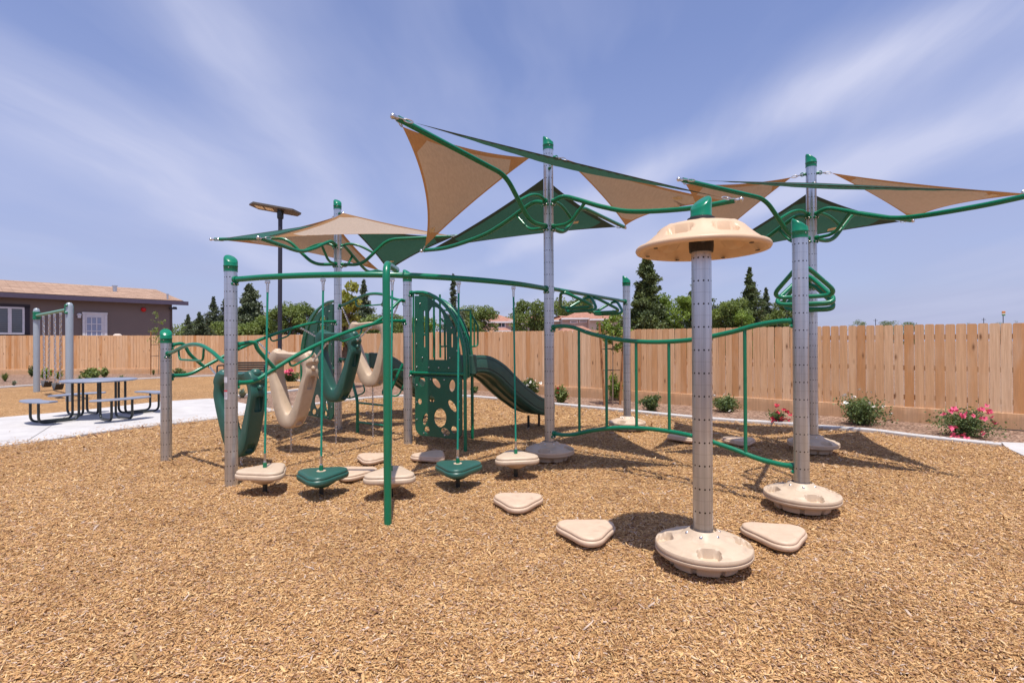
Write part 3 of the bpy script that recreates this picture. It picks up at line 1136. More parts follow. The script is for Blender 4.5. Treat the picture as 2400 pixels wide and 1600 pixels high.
# wall lamp, alarm, camera
p = wp(185, 738, .1)
mb = MB()
mb.ball(p, 0.14, 8, sc=(1, .7, .8))
mb.box(p + V(0, 0, -.12), (.16, .16, .14), AX)
mb.build('wall_lamp', white_trim, hs)
p = wp(336, 725.5, .08)
mb = MB()
mb.lathe([(0.15, 0), (0.15, 0.05), (0.10, 0.12), (0.03, 0.14)], p + bk * 0.07, 16, axis=(u, V(0, 0, 1), -bk))
mb.build('alarm_bell', alarm_red, hs)
p = wp(404, 723, .15)
mb = MB()
mb.box(p, (.45, .2, .12), AX)
mb.tube([p + bk * .15, p - bk * .05], .05, 8)
mb.box(p - u * .1 + V(0, 0, .09), (.2, .15, .06), AX, mi=0)
mb.build('wall_camera', pole_black, hs)
# something pale piled behind the fence
mb = MB()
p = D(258, 785, 28.2)
for k in range(7):
    mb.ball(p + V(random.uniform(-.4, .5), random.uniform(-.1, .1), random.uniform(-.35, .0)), random.uniform(.15, .28), 6, sc=(1.2, 1, .7))
p0_ = V(p.x, p.y, 0)
mb.box(V(p.x + .1, p.y, .75), (1.3, .6, 1.5), bev=.05)
tag(mb.build('garden_bag', bag_white, loc=p0_), 'pale bags heaped on a box behind the left fence beside the white door', 'bags')

# ------------------------------------------------------------------ distant houses


def far_house(label, Y, body, roofs, wins, wallm=stucco):
    x0 = body[0][0]
    xc = (body[0][0] + body[-1][2]) / 2
    o0 = D(xc, 800, Y)
    t0 = thing('far_house', V(o0.x, Y, 0), label, 'house', 'houses beyond the board fence')
    for i, (xa, ya, xb, yo) in enumerate(body):
        a, b = D(xa, ya, Y + yo), D(xb, ya, Y + yo)
        mb = MB()
        mb.box(V((a.x + b.x) / 2, Y + yo + 4, a.z / 2), (b.x - a.x, 8, a.z))
        mb.build('wall', wallm if i % 2 == 0 else stucco_dark, t0, smooth=False)
    for (xa, xb, ye, yr, yo, hipl, hipr) in roofs:
        a, b = D(xa, ye, Y + yo - .5), D(xb, ye, Y + yo - .5)
        rz = D((xa + xb) / 2, yr, Y + yo + 4).z
        y0, y1 = Y + yo - .5, Y + yo + 8.5
        ra = V(a.x + hipl, Y + yo + 4, rz)
        rb = V(b.x - hipr, Y + yo + 4, rz)
        vs = [V(a.x, y0, a.z), V(b.x, y0, a.z), V(b.x, y1, a.z), V(a.x, y1, a.z), ra, rb]
        mb = MB()
        mb.add(vs, [(0, 1, 5, 4), (1, 2, 5), (2, 3, 4, 5), (3, 0, 4), (0, 3, 2, 1)])
        rf = mb.build('roof', roof_red, t0, smooth=False)
        mb = MB()
        mb.box(V((a.x + b.x) / 2, y0, a.z - .12), (b.x - a.x + .05, .12, .26))
        mb.build('eave', white_trim, rf, smooth=False)
    for (xa, ya, xb, yb, yo) in wins:
        a, b = D(xa, ya, Y + yo - .06), D(xb, yb, Y + yo - .06)
        cx, cz = (a.x + b.x) / 2, (a.z + b.z) / 2
        wd_, hh_ = b.x - a.x, a.z - b.z
        mb = MB()
        fr = .16
        for (dx_, dz_, sx_, sz_) in ((0, hh_ / 2, wd_ + fr * 2, fr), (0, -hh_ / 2, wd_ + fr * 2, fr), (-wd_ / 2 - fr / 2, 0, fr, hh_ - fr), (wd_ / 2 + fr / 2, 0, fr, hh_ - fr)):
            mb.box(V(cx + dx_, a.y, cz + dz_), (sx_, .16, sz_))
        if hh_ > .8:
            mb.box(V(cx, a.y, cz), (.1, .14, hh_ - fr))
        wn_ = mb.build('window', white_trim, t0, smooth=False)
        mb = MB()
        mb.box(V(cx, a.y + .02, cz), (wd_, .06, hh_))
        mb.build('pane', glass_dark, wn_, smooth=False)
    return t0


far_house('far cream stucco house with terracotta roof seen right of the slide hood', 80,
          [(1100, 750, 1152, 3), (1142, 752, 1201, 0)],
          [(1096, 1206, 750, 736, 3, 3, 3), (1138, 1204, 753, 743, 0, .5, 3), (1100, 1200, 775, 768, -6, 1, 1)],
          [(1131, 757, 1141, 761, 3), (1168, 754, 1183, 767, 0), (1114, 757, 1124, 761, 3)])
far_house('far grey stucco house with small gable behind the sparse tree', 84,
          [(1198, 756, 1296, 2)],
          [(1200, 1300, 756, 738, 2, 4, 2)],
          [(1206, 755, 1210, 759, 2), (1214, 755, 1218, 759, 2), (1250, 765, 1259, 772, 2)], stucco_dark)
far_house('far cream stucco house with long terracotta roof left of the staked tree', 80,
          [(1296, 750, 1322, 4), (1318, 745, 1385, 0), (1380, 748, 1480, -1)],
          [(1290, 1330, 750, 740, 4, 3, 1), (1316, 1400, 745, 731, 0, 3, 1), (1382, 1484, 747, 733, -1, 1, 3), (1316, 1392, 776, 764, -7, 1, 1)],
          [(1338, 752, 1352, 756, 0), (1359, 751, 1374, 755, 0), (1412, 749, 1425, 762, -1)])

# ------------------------------------------------------------------ trees


def conifer(x, ytop, Y, wpx, label, m_=leaf_conifer, n=5200, base=0.06, group='conifers beyond the board fence'):
    top = D(x, ytop, Y)
    H = top.z
    Rr = wpx / 2 / 1200 * Y * 1.35
    n = int(n * 2.9)
    o0 = V(top.x, Y, 0)
    t0 = thing('conifer_tree', o0, label, 'tree', group)
    mb = MB()
    mb.tube([o0 + V(0, 0, -0.1), o0 + V(0, 0, H * .5), o0 + V(0, 0, H * .96)], H * .022, 7, r_end=.02)
    nb = 150
    rnd = random.Random(int(x * 7))
    pts, tin = [], []
    for i in range(nb):
        t = base + (1 - base) * (i / nb) ** 1.15
        z = H * t
        prof = (1 - t) ** 0.95 * (0.82 + 0.18 * math.sin(3 + t * 11 + x)) + 0.015
        ln = Rr * 1.12 * prof * rnd.uniform(0.5, 1.3)
        an = rnd.uniform(0, 2 * PI)
        tip = o0 + V(math.cos(an) * ln, math.sin(an) * ln, z + ln * .12 * (1 - t) - ln * .05)
        root = o0 + V(0, 0, z)
        mb.tube([root, tip], max(.02, ln * .02), 4, cap=False)
        k = int(n / nb * (0.35 + prof * 1.6))
        tt = RNG.uniform(0.15, 1.05, k)
        cl_ = np.floor(tt * 5) / 5 + 0.1
        tt = cl_ + (tt - cl_) * 0.8
        bx = root.x + (tip.x - root.x) * tt
        by = root.y + (tip.y - root.y) * tt
        bz = root.z + (tip.z - root.z) * tt
        sp_ = Rr * .15 * (1.15 - tt * .45) * (0.16 + prof * 1.15)
        pts.append(np.stack([bx + RNG.normal(size=k) * sp_, by + RNG.normal(size=k) * sp_, bz + RNG.normal(size=k) * sp_ * .75 - sp_ * .3], 1))
        tin.append(np.full(k, rnd.uniform(.2, .8)))
    mb.build('trunk', tree_bark, t0)
    pts = np.concatenate(pts)
    leaves('crown', pts, Rr * 0.068 + .05, m_, t0, 0.5, tintbase=np.concatenate(tin))
    return t0


def broad(x, ytop, Y, wpx, label, m_=leaf_broad, n=6000, zb=0.25, lean=0, group='leafy trees beyond the board fence', lumps=20, lsize=None, name='leafy_tree', sparse=1.0):
    top = D(x, ytop, Y)
    H = top.z
    big = name == 'leafy_tree'
    Rr = wpx / 2 / 1200 * Y * (1.25 if big and Y < 120 else 1.0)
    if big:
        n = int(n * 2.5)
        lumps = int(lumps * 1.9)
    o0 = V(top.x, Y, 0)
    t0 = thing(name, o0, label, 'tree', group)
    mb = MB()
    mb.tube(catmull([o0 + V(0, 0, -.1), o0 + V(.05, 0, H * .3), o0 + V(-.03, 0.05, H * .7)], 4), H * .022 + .02, 8, r_end=.03)
    rnd = random.Random(int(x * 13))
    pts, tin = [], []
    for i in range(lumps):
        an = rnd.uniform(0, 2 * PI)
        zt = rnd.uniform(zb + .08, .93)
        rad = Rr * math.sqrt(max(0.05, 1 - ((zt - .52) / .58) ** 2)) * rnd.uniform(.25, .85)
        c_ = o0 + V(math.cos(an) * rad + lean * zt, math.sin(an) * rad * .8, H * zt)
        mb.tube([o0 + V(0, 0, H * min(zb, zt * .6)), (o0 + c_) / 2 + V(0, 0, H * .12), c_], .03 + H * .004, 5, r_end=.012, cap=False)
        rr = Rr * rnd.uniform(.26, .44)
        k = n // lumps
        dv = RNG.normal(size=(k, 3))
        dv /= np.linalg.norm(dv, axis=1)[:, None]
        rad_ = rr * RNG.uniform(.3, 1.0, k) ** .6 * (1 + .28 * np.sin(dv[:, 0] * 5 + i) * np.cos(dv[:, 2] * 6 + i))
        pp = np.array(c_) + dv * rad_[:, None] * np.array([1, 1, .72])
        pp[:, 2] = np.clip(pp[:, 2], H * zb * .7, H * 1.0)
        pts.append(pp)
        tin.append(np.full(k, rnd.uniform(.25, .8)))
    mb.build('trunk', tree_bark, t0)
    leaves('crown', np.concatenate(pts), lsize or (Rr * .058 + .05), m_, t0, .6, tintbase=np.concatenate(tin))
    return t0


conifer(441, 736, 60, 46, 'small dark conifer nearest the corner of the brown house', leaf_pine, 2500)
conifer(468, 731, 58, 66, 'squat wide conifer second from the corner of the brown house', leaf_pine, 3000)
conifer(500, 695, 62, 62, 'slim pointed conifer just left of the leftmost capped tall post', leaf_pine, 3600)
conifer(527, 699, 64, 74, 'pointed conifer hidden behind the leftmost tall post', leaf_pine, 2600)
conifer(585, 666, 58, 124, 'broad based pointed conifer between the left post and the street lamp', leaf_pine, 6500)
broad(548, 755, 52, 90, 'bushy dark tree low behind the leftmost tall post', leaf_broad, 6000, .1)
broad(455, 752, 70, 90, 'low olive tree behind the two small conifers at left', leaf_broad, 3000, .1)
broad(622, 735, 56, 70, 'rounded green tree just left of the street lamp pole', leaf_broad, 5500, .1)
broad(676, 706, 54, 76, 'leafy tree right of the street lamp pole', leaf_broad, 6000, .1)
broad(722, 707, 56, 70, 'leafy tree behind the left arched climber', leaf_broad, 5500, .1)
conifer(853, 655, 56, 74, 'dark conifer behind the yellow green young tree', leaf_pine, 4200)
conifer(905, 676, 60, 58, 'dark conifer between the green bent pipe and the chain rings', leaf_pine, 3400)
broad(895, 738, 52, 110, 'dark bushy tree low behind the chain rings', leaf_broad, 5000, .1)
broad(790, 735, 54, 90, 'dark bushy tree behind the left shade post', leaf_broad, 4000, .1)
conifer(1062, 641, 56, 56, 'slender conifer rising above the arched climbing tower', leaf_pine, 4200)
broad(985, 742, 56, 110, 'green tree seen through the tower window', leaf_bright, 4500, .1)
broad(1122, 716, 66, 90, 'rounded tree behind the far cream house left', leaf_broad, 5000, .1)
broad(1190, 742, 92, 60, 'low distant tree peeping over the terracotta roofs', leaf_broad, 2000, .1)
broad(1243, 701, 40, 86, 'sparse leafy tree in front of the far grey house', leaf_broad, 3600, .2, lumps=17)
broad(1352, 697, 100, 110, 'rounded tree above the far long terracotta roof', leaf_broad, 6500, .1)
broad(1310, 705, 104, 60, 'tree top just right of the tall central shade post', leaf_broad, 3000, .1)
conifer(1516, 596, 46, 118, 'tallest bulky conifer left of the front disc topped post', leaf_conifer, 11000, .03)
conifer(1496, 668, 47, 80, 'lower conifer tucked against the tallest one', leaf_conifer, 4500, .03)
broad(1578, 688, 46, 86, 'bright green leafy tree between the two tall conifers', leaf_bright, 6500, .05)
conifer(1640, 604, 48, 92, 'tall conifer directly behind the front disc topped post', leaf_conifer, 9000, .03)
broad(1712, 690, 44, 84, 'leafy green tree right of the front disc topped post', leaf_broad, 7500, .05)
conifer(1757, 626, 47, 84, 'tall narrow conifer between the two right hand posts', leaf_conifer, 6500, .03)
broad(1745, 722, 42, 50, 'pale green leafy tree at the foot of the narrow conifer', leaf_bright, 3500, .05)
conifer(1795, 674, 50, 64, 'small conifer left of the hanging triangle rungs', leaf_pine, 4500, .03)
broad(1832, 706, 48, 74, 'dark bushy tree behind the triangle rungs', leaf_broad, 4500, .05)
broad(2013, 748, 150, 40, 'dark tree top just over the fence right of the shade post', leaf_broad, 2000, .1)
broad(2082, 752, 155, 50, 'low wide tree top over the middle of the right fence', leaf_broad, 2000, .1)
broad(2135, 755, 155, 60, 'faint low tree top over the right fence', leaf_broad, 2000, .1)
broad(2270, 753, 200, 10, 'tiny dark tree top over the right fence', leaf_broad, 400, .1)
broad(2345, 750, 200, 22, 'tiny dark tree top below the round pole sign', leaf_broad, 600, .1)
broad(2381, 748, 200, 14, 'tiny dark tree top near the right edge', leaf_broad, 500, .1)

# round pole sign far away on the right, power pole
p = D(2351, 735, 190)
t0 = thing('pole_sign', V(p.x, p.y, 0), 'tiny orange and green sign on a pole far beyond the right fence', 'sign')
mb = MB(); mb.tube([V(p.x, p.y, 0), V(p.x, p.y, p.z + .2)], .12, 8); mb.build('pole', pole_black, t0)
mb = MB(); mb.box(V(p.x, p.y - .2, p.z + .55), (1.25, .3, .8), bev=.1); mb.build('upper_face', sign_orange, t0)
mb = MB(); mb.box(V(p.x, p.y - .2, p.z - .1), (1.25, .3, .45), bev=.08); mb.build('middle_face', sign_pale, t0)
mb = MB(); mb.box(V(p.x, p.y - .2, p.z - .55), (1.15, .3, .42), bev=.08); mb.build('lower_face', sign_green, t0)
for (x, y, lab) in ((2305.5, 745, 'thin distant utility pole left of the round pole sign'), (2052, 747, 'thin distant utility pole over the right fence beside the dark tree top')):
    p = D(x, y, 190)
    mb = MB()
    mb.tube([V(p.x, p.y, 0), V(p.x, p.y, p.z)], .11, 6)
    mb.box(V(p.x, p.y, p.z - .6), (1.6, .1, .12))
    tag(mb.build('utility_pole', pole_black, loc=V(p.x, p.y, 0)), lab, 'pole', 'distant utility poles')

# yellow green young tree close behind the left shade post
yt = broad(807, 655, 17.5, 92, 'young tree with yellow green leaves behind the left shade post', leaf_yellow, 3200, .30, lumps=22, lsize=.13, name='young_tree', group='young trees in the flower bed')

# ------------------------------------------------------------------ shrubs, flowers, grasses in the beds


def blossom_mesh(m_, name='flower'):
    mb = MB()
    for k in range(9):
        a = k * 2.4
        r_ = .35 + .65 * (k % 3) / 2
        d_ = V(math.cos(a), math.sin(a), 0)
        s_ = V(-d_.y, d_.x, 0)
        z_ = .5 - r_ * .35
        mb.add([d_ * .08, d_ * r_ * .6 + s_ * .32 + V(0, 0, z_ * .7), d_ * r_ + V(0, 0, z_), d_ * r_ * .6 - s_ * .32 + V(0, 0, z_ * .7)], [(0, 1, 2, 3)])
    me = bpy.data.meshes.new(name)
    me.from_pydata(mb.v, [], mb.f)
    me.materials.append(m_)
    return me


BL = {k: blossom_mesh(m_) for k, m_ in (('white', petal_white), ('pink', petal_pink), ('red', petal_red), ('coral', petal_coral))}


def shrub(x, ybase, wpx, hpx, label, m_=leaf_rose, n=1500, flower=None, nf=0, fs=.035, upright=0.0, lsize=.045, spots=None, name='rose_bush', cat='bush', group=None, lumps=11):
    b0 = G(x, ybase)
    Y = b0.y
    Rr = wpx / 2 / 1200 * Y
    H = hpx / 1200 * Y
    t0 = thing(name, b0, label, cat, group)
    rnd = random.Random(int(x))
    mb = MB()
    pts, tin, dirs = [], [], []
    tips = []
    for i in range(lumps * 2):
        an = rnd.uniform(0, 2 * PI)
        rr = Rr * rnd.uniform(.15, .95)
        hz_ = H * (1 - .45 * (rr / Rr) ** 2) * rnd.uniform(.45, 1.0)
        tip = b0 + V(math.cos(an) * rr, math.sin(an) * rr, hz_)
        mid = b0 + V(math.cos(an) * rr * .35, math.sin(an) * rr * .35, hz_ * .6)
        cv = catmull([b0, mid, tip], 4)
        mb.tube(cv, .006 + H * .006, 4, r_end=.002, cap=False)
        tips.append(tip)
        k = n // (lumps * 2)
        tt = RNG.uniform(.25, 1.05, k)
        c_ = np.array([cv[min(int(t * 8), 8)] for t in tt])
        sp_ = Rr * .15
        pts.append(c_ + RNG.normal(size=(k, 3)) * sp_ * np.array([1, 1, .8]))
        tin.append(np.full(k, rnd.uniform(.2, .75)))
    mb.build('stem', young_bark, t0)
    P = np.concatenate(pts)
    P[:, 2] = np.maximum(P[:, 2], .02)
    leaves('foliage', P, lsize, m_, t0, .55, tintbase=np.concatenate(tin))
    if flower:
        for k in range(nf):
            if spots:
                sx_, sy_ = spots[k % len(spots)]
                p = D(sx_ + rnd.uniform(-3, 3), sy_ + rnd.uniform(-2, 2), Y - Rr * rnd.uniform(.3, .9))
            else:
                p = tips[k % len(tips)] + V(rnd.uniform(-.05, .05), -abs(rnd.uniform(0, .1)), rnd.uniform(-.05, .06))
            fo = bpy.data.objects.new('flower', BL[flower])
            COL.objects.link(fo)
            fo.parent = t0
            fo.location = p - b0
            sc_ = fs * rnd.uniform(.7, 1.25)
            fo.scale = (sc_, sc_, sc_)
            fo.rotation_euler = (rnd.uniform(.1, 1.2), rnd.uniform(-.5, .5), rnd.uniform(0, 6))
    return t0


shrub(2013, 992, 138, 66, 'large rose bush with white flowers against the right fence', n=4200, flower='white', nf=11, fs=.045, lsize=.042,
      spots=[(1978, 927), (1984, 942), (1971, 945), (2036, 946), (2051, 951), (2070, 950), (2013, 913), (2092, 969), (2000, 928), (1994, 930), (2040, 918)])
shrub(2262, 1020, 150, 62, 'rose bush covered in bright pink flowers at right', n=3200, flower='pink', nf=46, fs=.05, lsize=.038,
      spots=[(2236, 956), (2243, 962), (2228, 964), (2250, 972), (2257, 976), (2214, 970), (2293, 960), (2302, 957), (2318, 962), (2322, 968), (2280, 972), (2304, 980), (2265, 968), (2240, 1000), (2228, 1003), (2236, 1017), (2245, 1022), (2258, 1020), (2262, 1016), (2250, 1027), (2306, 1016), (2301, 1014), (2332, 990), (2338, 992), (2326, 977), (2310, 950), (2234, 1024), (2262, 1028)])
shrub(1820, 992, 56, 34, 'low bush with crimson flowers beside the right post', n=900, flower='red', nf=26, fs=.055, lsize=.04,
      spots=[(1812, 980), (1820, 984), (1828, 987), (1836, 985), (1815, 988), (1842, 981), (1848, 984), (1832, 979), (1822, 951), (1820, 966), (1846, 966), (1838, 960), (1850, 972)])
shrub(1703, 963, 72, 36, 'round rose bush with one white bloom behind the front post', n=2400, flower='white', nf=3, fs=.05, lsize=.05, spots=[(1696, 925), (1675, 928), (1712, 961)])
shrub(1529, 962, 66, 42, 'loose green shrub behind the curved bar climber', n=2000, lsize=.055)
shrub(1440, 938, 40, 70, 'upright wispy shrub at the foot of the staked tree', n=1500, lsize=.06, m_=leaf_bright)
shrub(1315, 943, 44, 42, 'dense bush with a few red flowers right of the central post', n=2200, flower='red', nf=3, fs=.06, lsize=.055, spots=[(1334, 931), (1307, 921), (1306, 908)], m_=leaf_broad)
shrub(1243, 927, 60, 42, 'rose bush with white flowers left of the central post', n=2200, flower='white', nf=14, fs=.055, lsize=.06,
      spots=[(1236, 887), (1244, 895), (1236, 901), (1251, 898), (1256, 890), (1266, 898), (1237, 919), (1246, 922), (1252, 925), (1230, 906), (1258, 908)])
shrub(1112, 920, 22, 16, 'small low shrub behind the middle of the slide', n=500, lsize=.06)
shrub(683, 893, 44, 24, 'low bush with pink blooms seen through the beige chain ring', n=1000, flower='pink', nf=9, fs=.13, lsize=.09,
      spots=[(676, 868), (682, 867), (672, 871), (680, 873), (686, 870), (676, 875)])
shrub(630, 880, 12, 14, 'tiny plant with red flower beside the green rope', n=200, flower='red', nf=2, fs=.10, lsize=.08, spots=[(626, 869), (628, 871)])
shrub(216, 890, 46, 28, 'wide low green shrub behind the round picnic table', n=1700, lsize=.11, m_=leaf_broad)
shrub(244, 884, 18, 26, 'small green shrub against the left fence', n=600, lsize=.10, m_=leaf_broad)
shrub(108, 888, 26, 30, 'leafy plant behind the left belt swing', n=700, lsize=.10, flower='red', nf=3, fs=.07, m_=leaf_bright)
shrub(137, 888, 22, 20, 'small leafy plant behind the right belt swing', n=500, lsize=.09, flower='red', nf=2, fs=.07, m_=leaf_bright)
shrub(73, 884, 16, 34, 'thin upright shrub left of the left swing post', n=300, lsize=.09)
shrub(420, 880, 32, 20, 'pale low shrub between the short post and the tall left post', n=500, lsize=.10, m_=leaf_grass, name='shrub')
shrub(490, 873, 20, 12, 'tiny shrub near the fence corner', n=300, lsize=.09, m_=leaf_grass, name='shrub')
shrub(955, 906, 26, 30, 'white flowering rose bush behind the middle post', n=900, flower='white', nf=9, fs=.07, lsize=.07)


def tuft(x, ybase, wpx, hpx, label, m_=leaf_grass, n=50, blade=.03, cat='plant', name='grass_tuft', group='spiky plants in the flower beds'):
    b0 = G(x, ybase)
    Y = b0.y
    Rr, H = wpx / 2 / 1200 * Y, hpx / 1200 * Y
    t0 = thing(name, b0, label, cat, group)
    verts, quads, tin = [], [], []
    rnd = random.Random(int(x * 3))
    for i in range(n):
        an = rnd.uniform(0, 2 * PI)
        rr = Rr * rnd.uniform(.2, 1.0)
        h_ = H * rnd.uniform(.6, 1.0) * (1.1 - .5 * rr / Rr)
        d_ = V(math.cos(an), math.sin(an), 0)
        s_ = V(-d_.y, d_.x, 0) * blade * rnd.uniform(.5, 1)
        a, m2, c_ = b0 + d_ * .01, b0 + d_ * rr * .5 + V(0, 0, h_ * .75), b0 + d_ * rr + V(0, 0, h_)
        o_ = len(verts)
        verts += [a - s_, a + s_, m2 + s_ * .8, m2 - s_ * .8, c_ + s_ * .05, c_ - s_ * .05]
        quads += [(o_, o_ + 1, o_ + 2, o_ + 3), (o_ + 3, o_ + 2, o_ + 4, o_ + 5)]
        v_ = rnd.random()
        tin += [v_, v_]
    np_mesh('blades', verts, quads, m_, t0, tin)
    return t0


tuft(12, 893, 28, 24, 'spiky green clump at the far left edge of the bed', leaf_grass, 70, .03)
tuft(33, 903, 22, 14, 'pale spiky clump left of the left swing post', leaf_agave, 40, .03)
tuft(187, 898, 22, 22, 'dry grass clump behind the picnic table', leaf_grass, 50, .02)
tuft(250, 880, 14, 20, 'small grass clump behind the picnic table against the fence', leaf_grass, 30, .03)
tuft(285, 891, 24, 16, 'grass clump right of the picnic table', leaf_grass, 40, .02)
tuft(360, 878, 12, 16, 'small spiky clump at the foot of the left stake', leaf_grass, 30, .04)
tuft(441, 868, 12, 22, 'tall spiky clump against the left fence', leaf_grass, 34, .04)
tuft(568, 931, 34, 24, 'pale agave seen through the dark green chain ring', leaf_agave, 46, .05, name='agave')
tuft(622, 940, 22, 12, 'small grey green agave beside the green rope', leaf_agave, 30, .04, name='agave')
tuft(820, 931, 10, 8, 'tiny dark plant beside the step ladder', leaf_grass, 18, .02)

# black irrigation line snaking over the mulch
mb = MB()
mb.tube(catmull([G(x, y, .012) for x, y in ((2070, 986), (2110, 981), (2150, 986), (2185, 984), (2225, 992), (2300, 999), (2360, 1006), (2450, 1012))], 6), .009, 7)
tag(mb.build('drip_line', black_rubber, loc=G(2225, 992)), 'thin black irrigation line lying on the mulch below the right fence', 'irrigation line')

# staked saplings


def sapling(x, ybase, ytop, label, stx, stytop, stybase, crown, nlv, m_, two=True):
    b0 = G(x, ybase)
    Y = b0.y
    top = D(x, ytop, Y)
    t0 = thing('sapling', b0, label, 'tree', 'staked saplings')
    mb = MB()
    cv = catmull([b0, b0 + V(.01, 0, top.z * .5), V(top.x, Y, top.z)], 5)
    mb.tube(cv, .018, 7, r_end=.006)
    rnd = random.Random(int(x))
    pts = []
    for i in range(26):
        t = crown[0] + (crown[1] - crown[0]) * rnd.random()
        p = b0 + V(0, 0, top.z * t)
        an = rnd.uniform(0, 2 * PI)
        ln = crown[2] * (1.15 - abs((t - crown[0]) / (crown[1] - crown[0]) - .35)) * rnd.uniform(.4, 1)
        q = p + V(math.cos(an) * ln, math.sin(an) * ln, ln * .45)
        mb.tube([p, q], .005, 4, cap=False)
        k = nlv // 26
        tt = RNG.uniform(.3, 1.1, k)
        pts.append(np.array(p) + np.outer(tt, np.array(q - p)) + RNG.normal(size=(k, 3)) * .045)
    mb.build('trunk', young_bark, t0)
    leaves('crown', np.concatenate(pts), .075, m_, t0, .6)
    st = D(stx, stytop, Y + .02)
    sb = G(stx + (8 if stx > 1000 else 0), stybase)
    mb = MB()
    mb.tube([V(sb.x, Y - .02, -.02), V(st.x, Y - .02, st.z)], .028, 9)
    if two:
        mb.tube([V(2 * b0.x - sb.x, Y + .1, -.02), V(2 * b0.x - st.x, Y + .1, st.z)], .028, 9)
    k0 = tag(mb.build('stake', stake_wood, t0))
    mb = MB()
    for f_ in (.42, .68):
        zt = st.z * f_
        mb.tube([V(sb.x + (st.x - sb.x) * f_, Y - .06, zt), V(b0.x, Y - .05, zt + .02), V(b0.x + .03, Y, zt), V(b0.x, Y + .05, zt), V(sb.x + (st.x - sb.x) * f_, Y + .02, zt)], .008, 5)
        if two:
            mb.tube([V(b0.x, Y, zt), V(2 * b0.x - sb.x, Y + .1, zt)], .008, 5)
    mb.build('tie', black_rubber, t0)
    return t0


sapling(1436, 948, 741, 'slender young tree tied to wooden stakes behind the curved bar climber', 1404, 757, 945, (.55, .98, .45), 1100, leaf_bright)
sapling(372, 877, 735, 'thin sapling tied to a brown stake behind the short left post', 355, 775, 877, (.35, 1.0, .5), 500, leaf_bright, False)

# ------------------------------------------------------------------ street lamp (solar)
Yl = 16.5
pb = D(655, 800, Yl)
pt_ = D(657, 497, Yl)
t0 = thing('street_lamp', V(pb.x, Yl, 0), 'tall solar street lamp on a dark pole behind the left play area', 'street lamp')
mb = MB()
mb.tube([V(pb.x, Yl, 0), V(pt_.x, Yl, pt_.z - .05)], .065, 14)
mb.lathe([(.16, 0), (.16, .03), (.07, .05)], V(pb.x, Yl, 0), 20)
mb.build('pole', pole_black, t0)
mb = MB()
mb.lathe([(.09, 0), (.10, .05), (.10, .22), (.06, .27)], V(pt_.x, Yl, pt_.z - .22), 16)
mb.box(V(pt_.x, Yl, pt_.z + .08), (.14, .2, .14), bev=.02)
for k in range(4):
    mb.ball(V(pt_.x + .06 * (-1) ** k, Yl - .1, pt_.z - .12 + .09 * k), .016, 5)
mb.build('bracket', black_metal, t0)
a = D(584, 479, Yl)
b = D(706, 501, Yl)
ld = (b - a)
ll = ld.length
ld.normalize()
sd_ = V(.20, .95, -.24).normalized()
sd_ = (sd_ - ld * sd_.dot(ld)).normalized()
nn = ld.cross(sd_)
c = (a + b) / 2
out = [(-ll / 2, 0), (-ll / 2 + .22, -.22), (ll / 2 - .2, -.22), (ll / 2, 0), (ll / 2 - .2, .22), (-ll / 2 + .22, .22)]
mb = MB()
mb.prism(out, -.03, .03, c, (ld, sd_, nn))
mb.build('lamp_head', lamp_body, t0, smooth=False)
mb = MB()
for xx in (-.50, -.18):
    mb.box(c + ld * xx - nn * .035, (.26, .2, .015), (ld, sd_, nn))
mb.build('lens', lamp_lens, t0, smooth=False)

# ------------------------------------------------------------------ swing set far left
sa, sbp = G(86, 918), G(163, 940)
za = D(86, 722, sa.y).z
zb_ = D(163, 709, sbp.y).z
t0 = thing('swing_frame', sa, 'grey two post swing frame with pale green beam at far left', 'swing frame')
for p, zt, m_ in ((sa, za, 0), (sbp, zb_, 0)):
    mb = MB()
    mb.lathe([(.085, 0), (.085, zt - .1), (.075, zt - .04), (.045, zt - .005), (.001, zt)], (p.x, p.y, 0), 20)
    mb.build('post', grey_swing, t0)
d = (sbp - sa).normalized()
zbm = min(za, zb_) - .18
mb = MB()
mb.tube([V(sa.x, sa.y, zbm) + d * .05, V(sbp.x, sbp.y, zbm) - d * .05], .045, 14)
bm_o = mb.build('crossbeam', swing_beam, t0)
mb = MB()
for p, s_ in ((sa, 1), (sbp, -1)):
    mb.tube([V(p.x, p.y, zbm - .12) + d * .03 * s_, V(p.x, p.y, zbm + .12) + d * .03 * s_], .10, 16)
    for q in (-.1, .1):
        mb.ball(V(p.x, p.y - .09, zbm + q), .035, 6)
mb.build('bracket', green_pipe, t0)


def chain_mb(mb, a, b, link=.045, r=.0055, wid=.014, sag=0.0, mi=0):
    a, b = Vector(a), Vector(b)
    L = (b - a).length
    n = max(2, int(L / (link * .72)))
    d_ = (b - a).normalized()
    up = V(0, 0, 1) if abs(d_.z) < .9 else V(1, 0, 0)
    s1 = d_.cross(up).normalized()
    s2 = d_.cross(s1).normalized()
    for i in range(n):
        t = (i + .5) / n
        c_ = a + (b - a) * t + V(0, 0, -sag * 4 * t * (1 - t))
        s_ = s1 if i % 2 else s2
        loop = [c_ + d_ * (math.cos(q) * link * .5) + s_ * (math.sin(q) * wid * .75) for q in [2 * PI * k / 10 for k in range(10)]]
        mb.tube(loop, r, 5, closed=True, mi=mi)


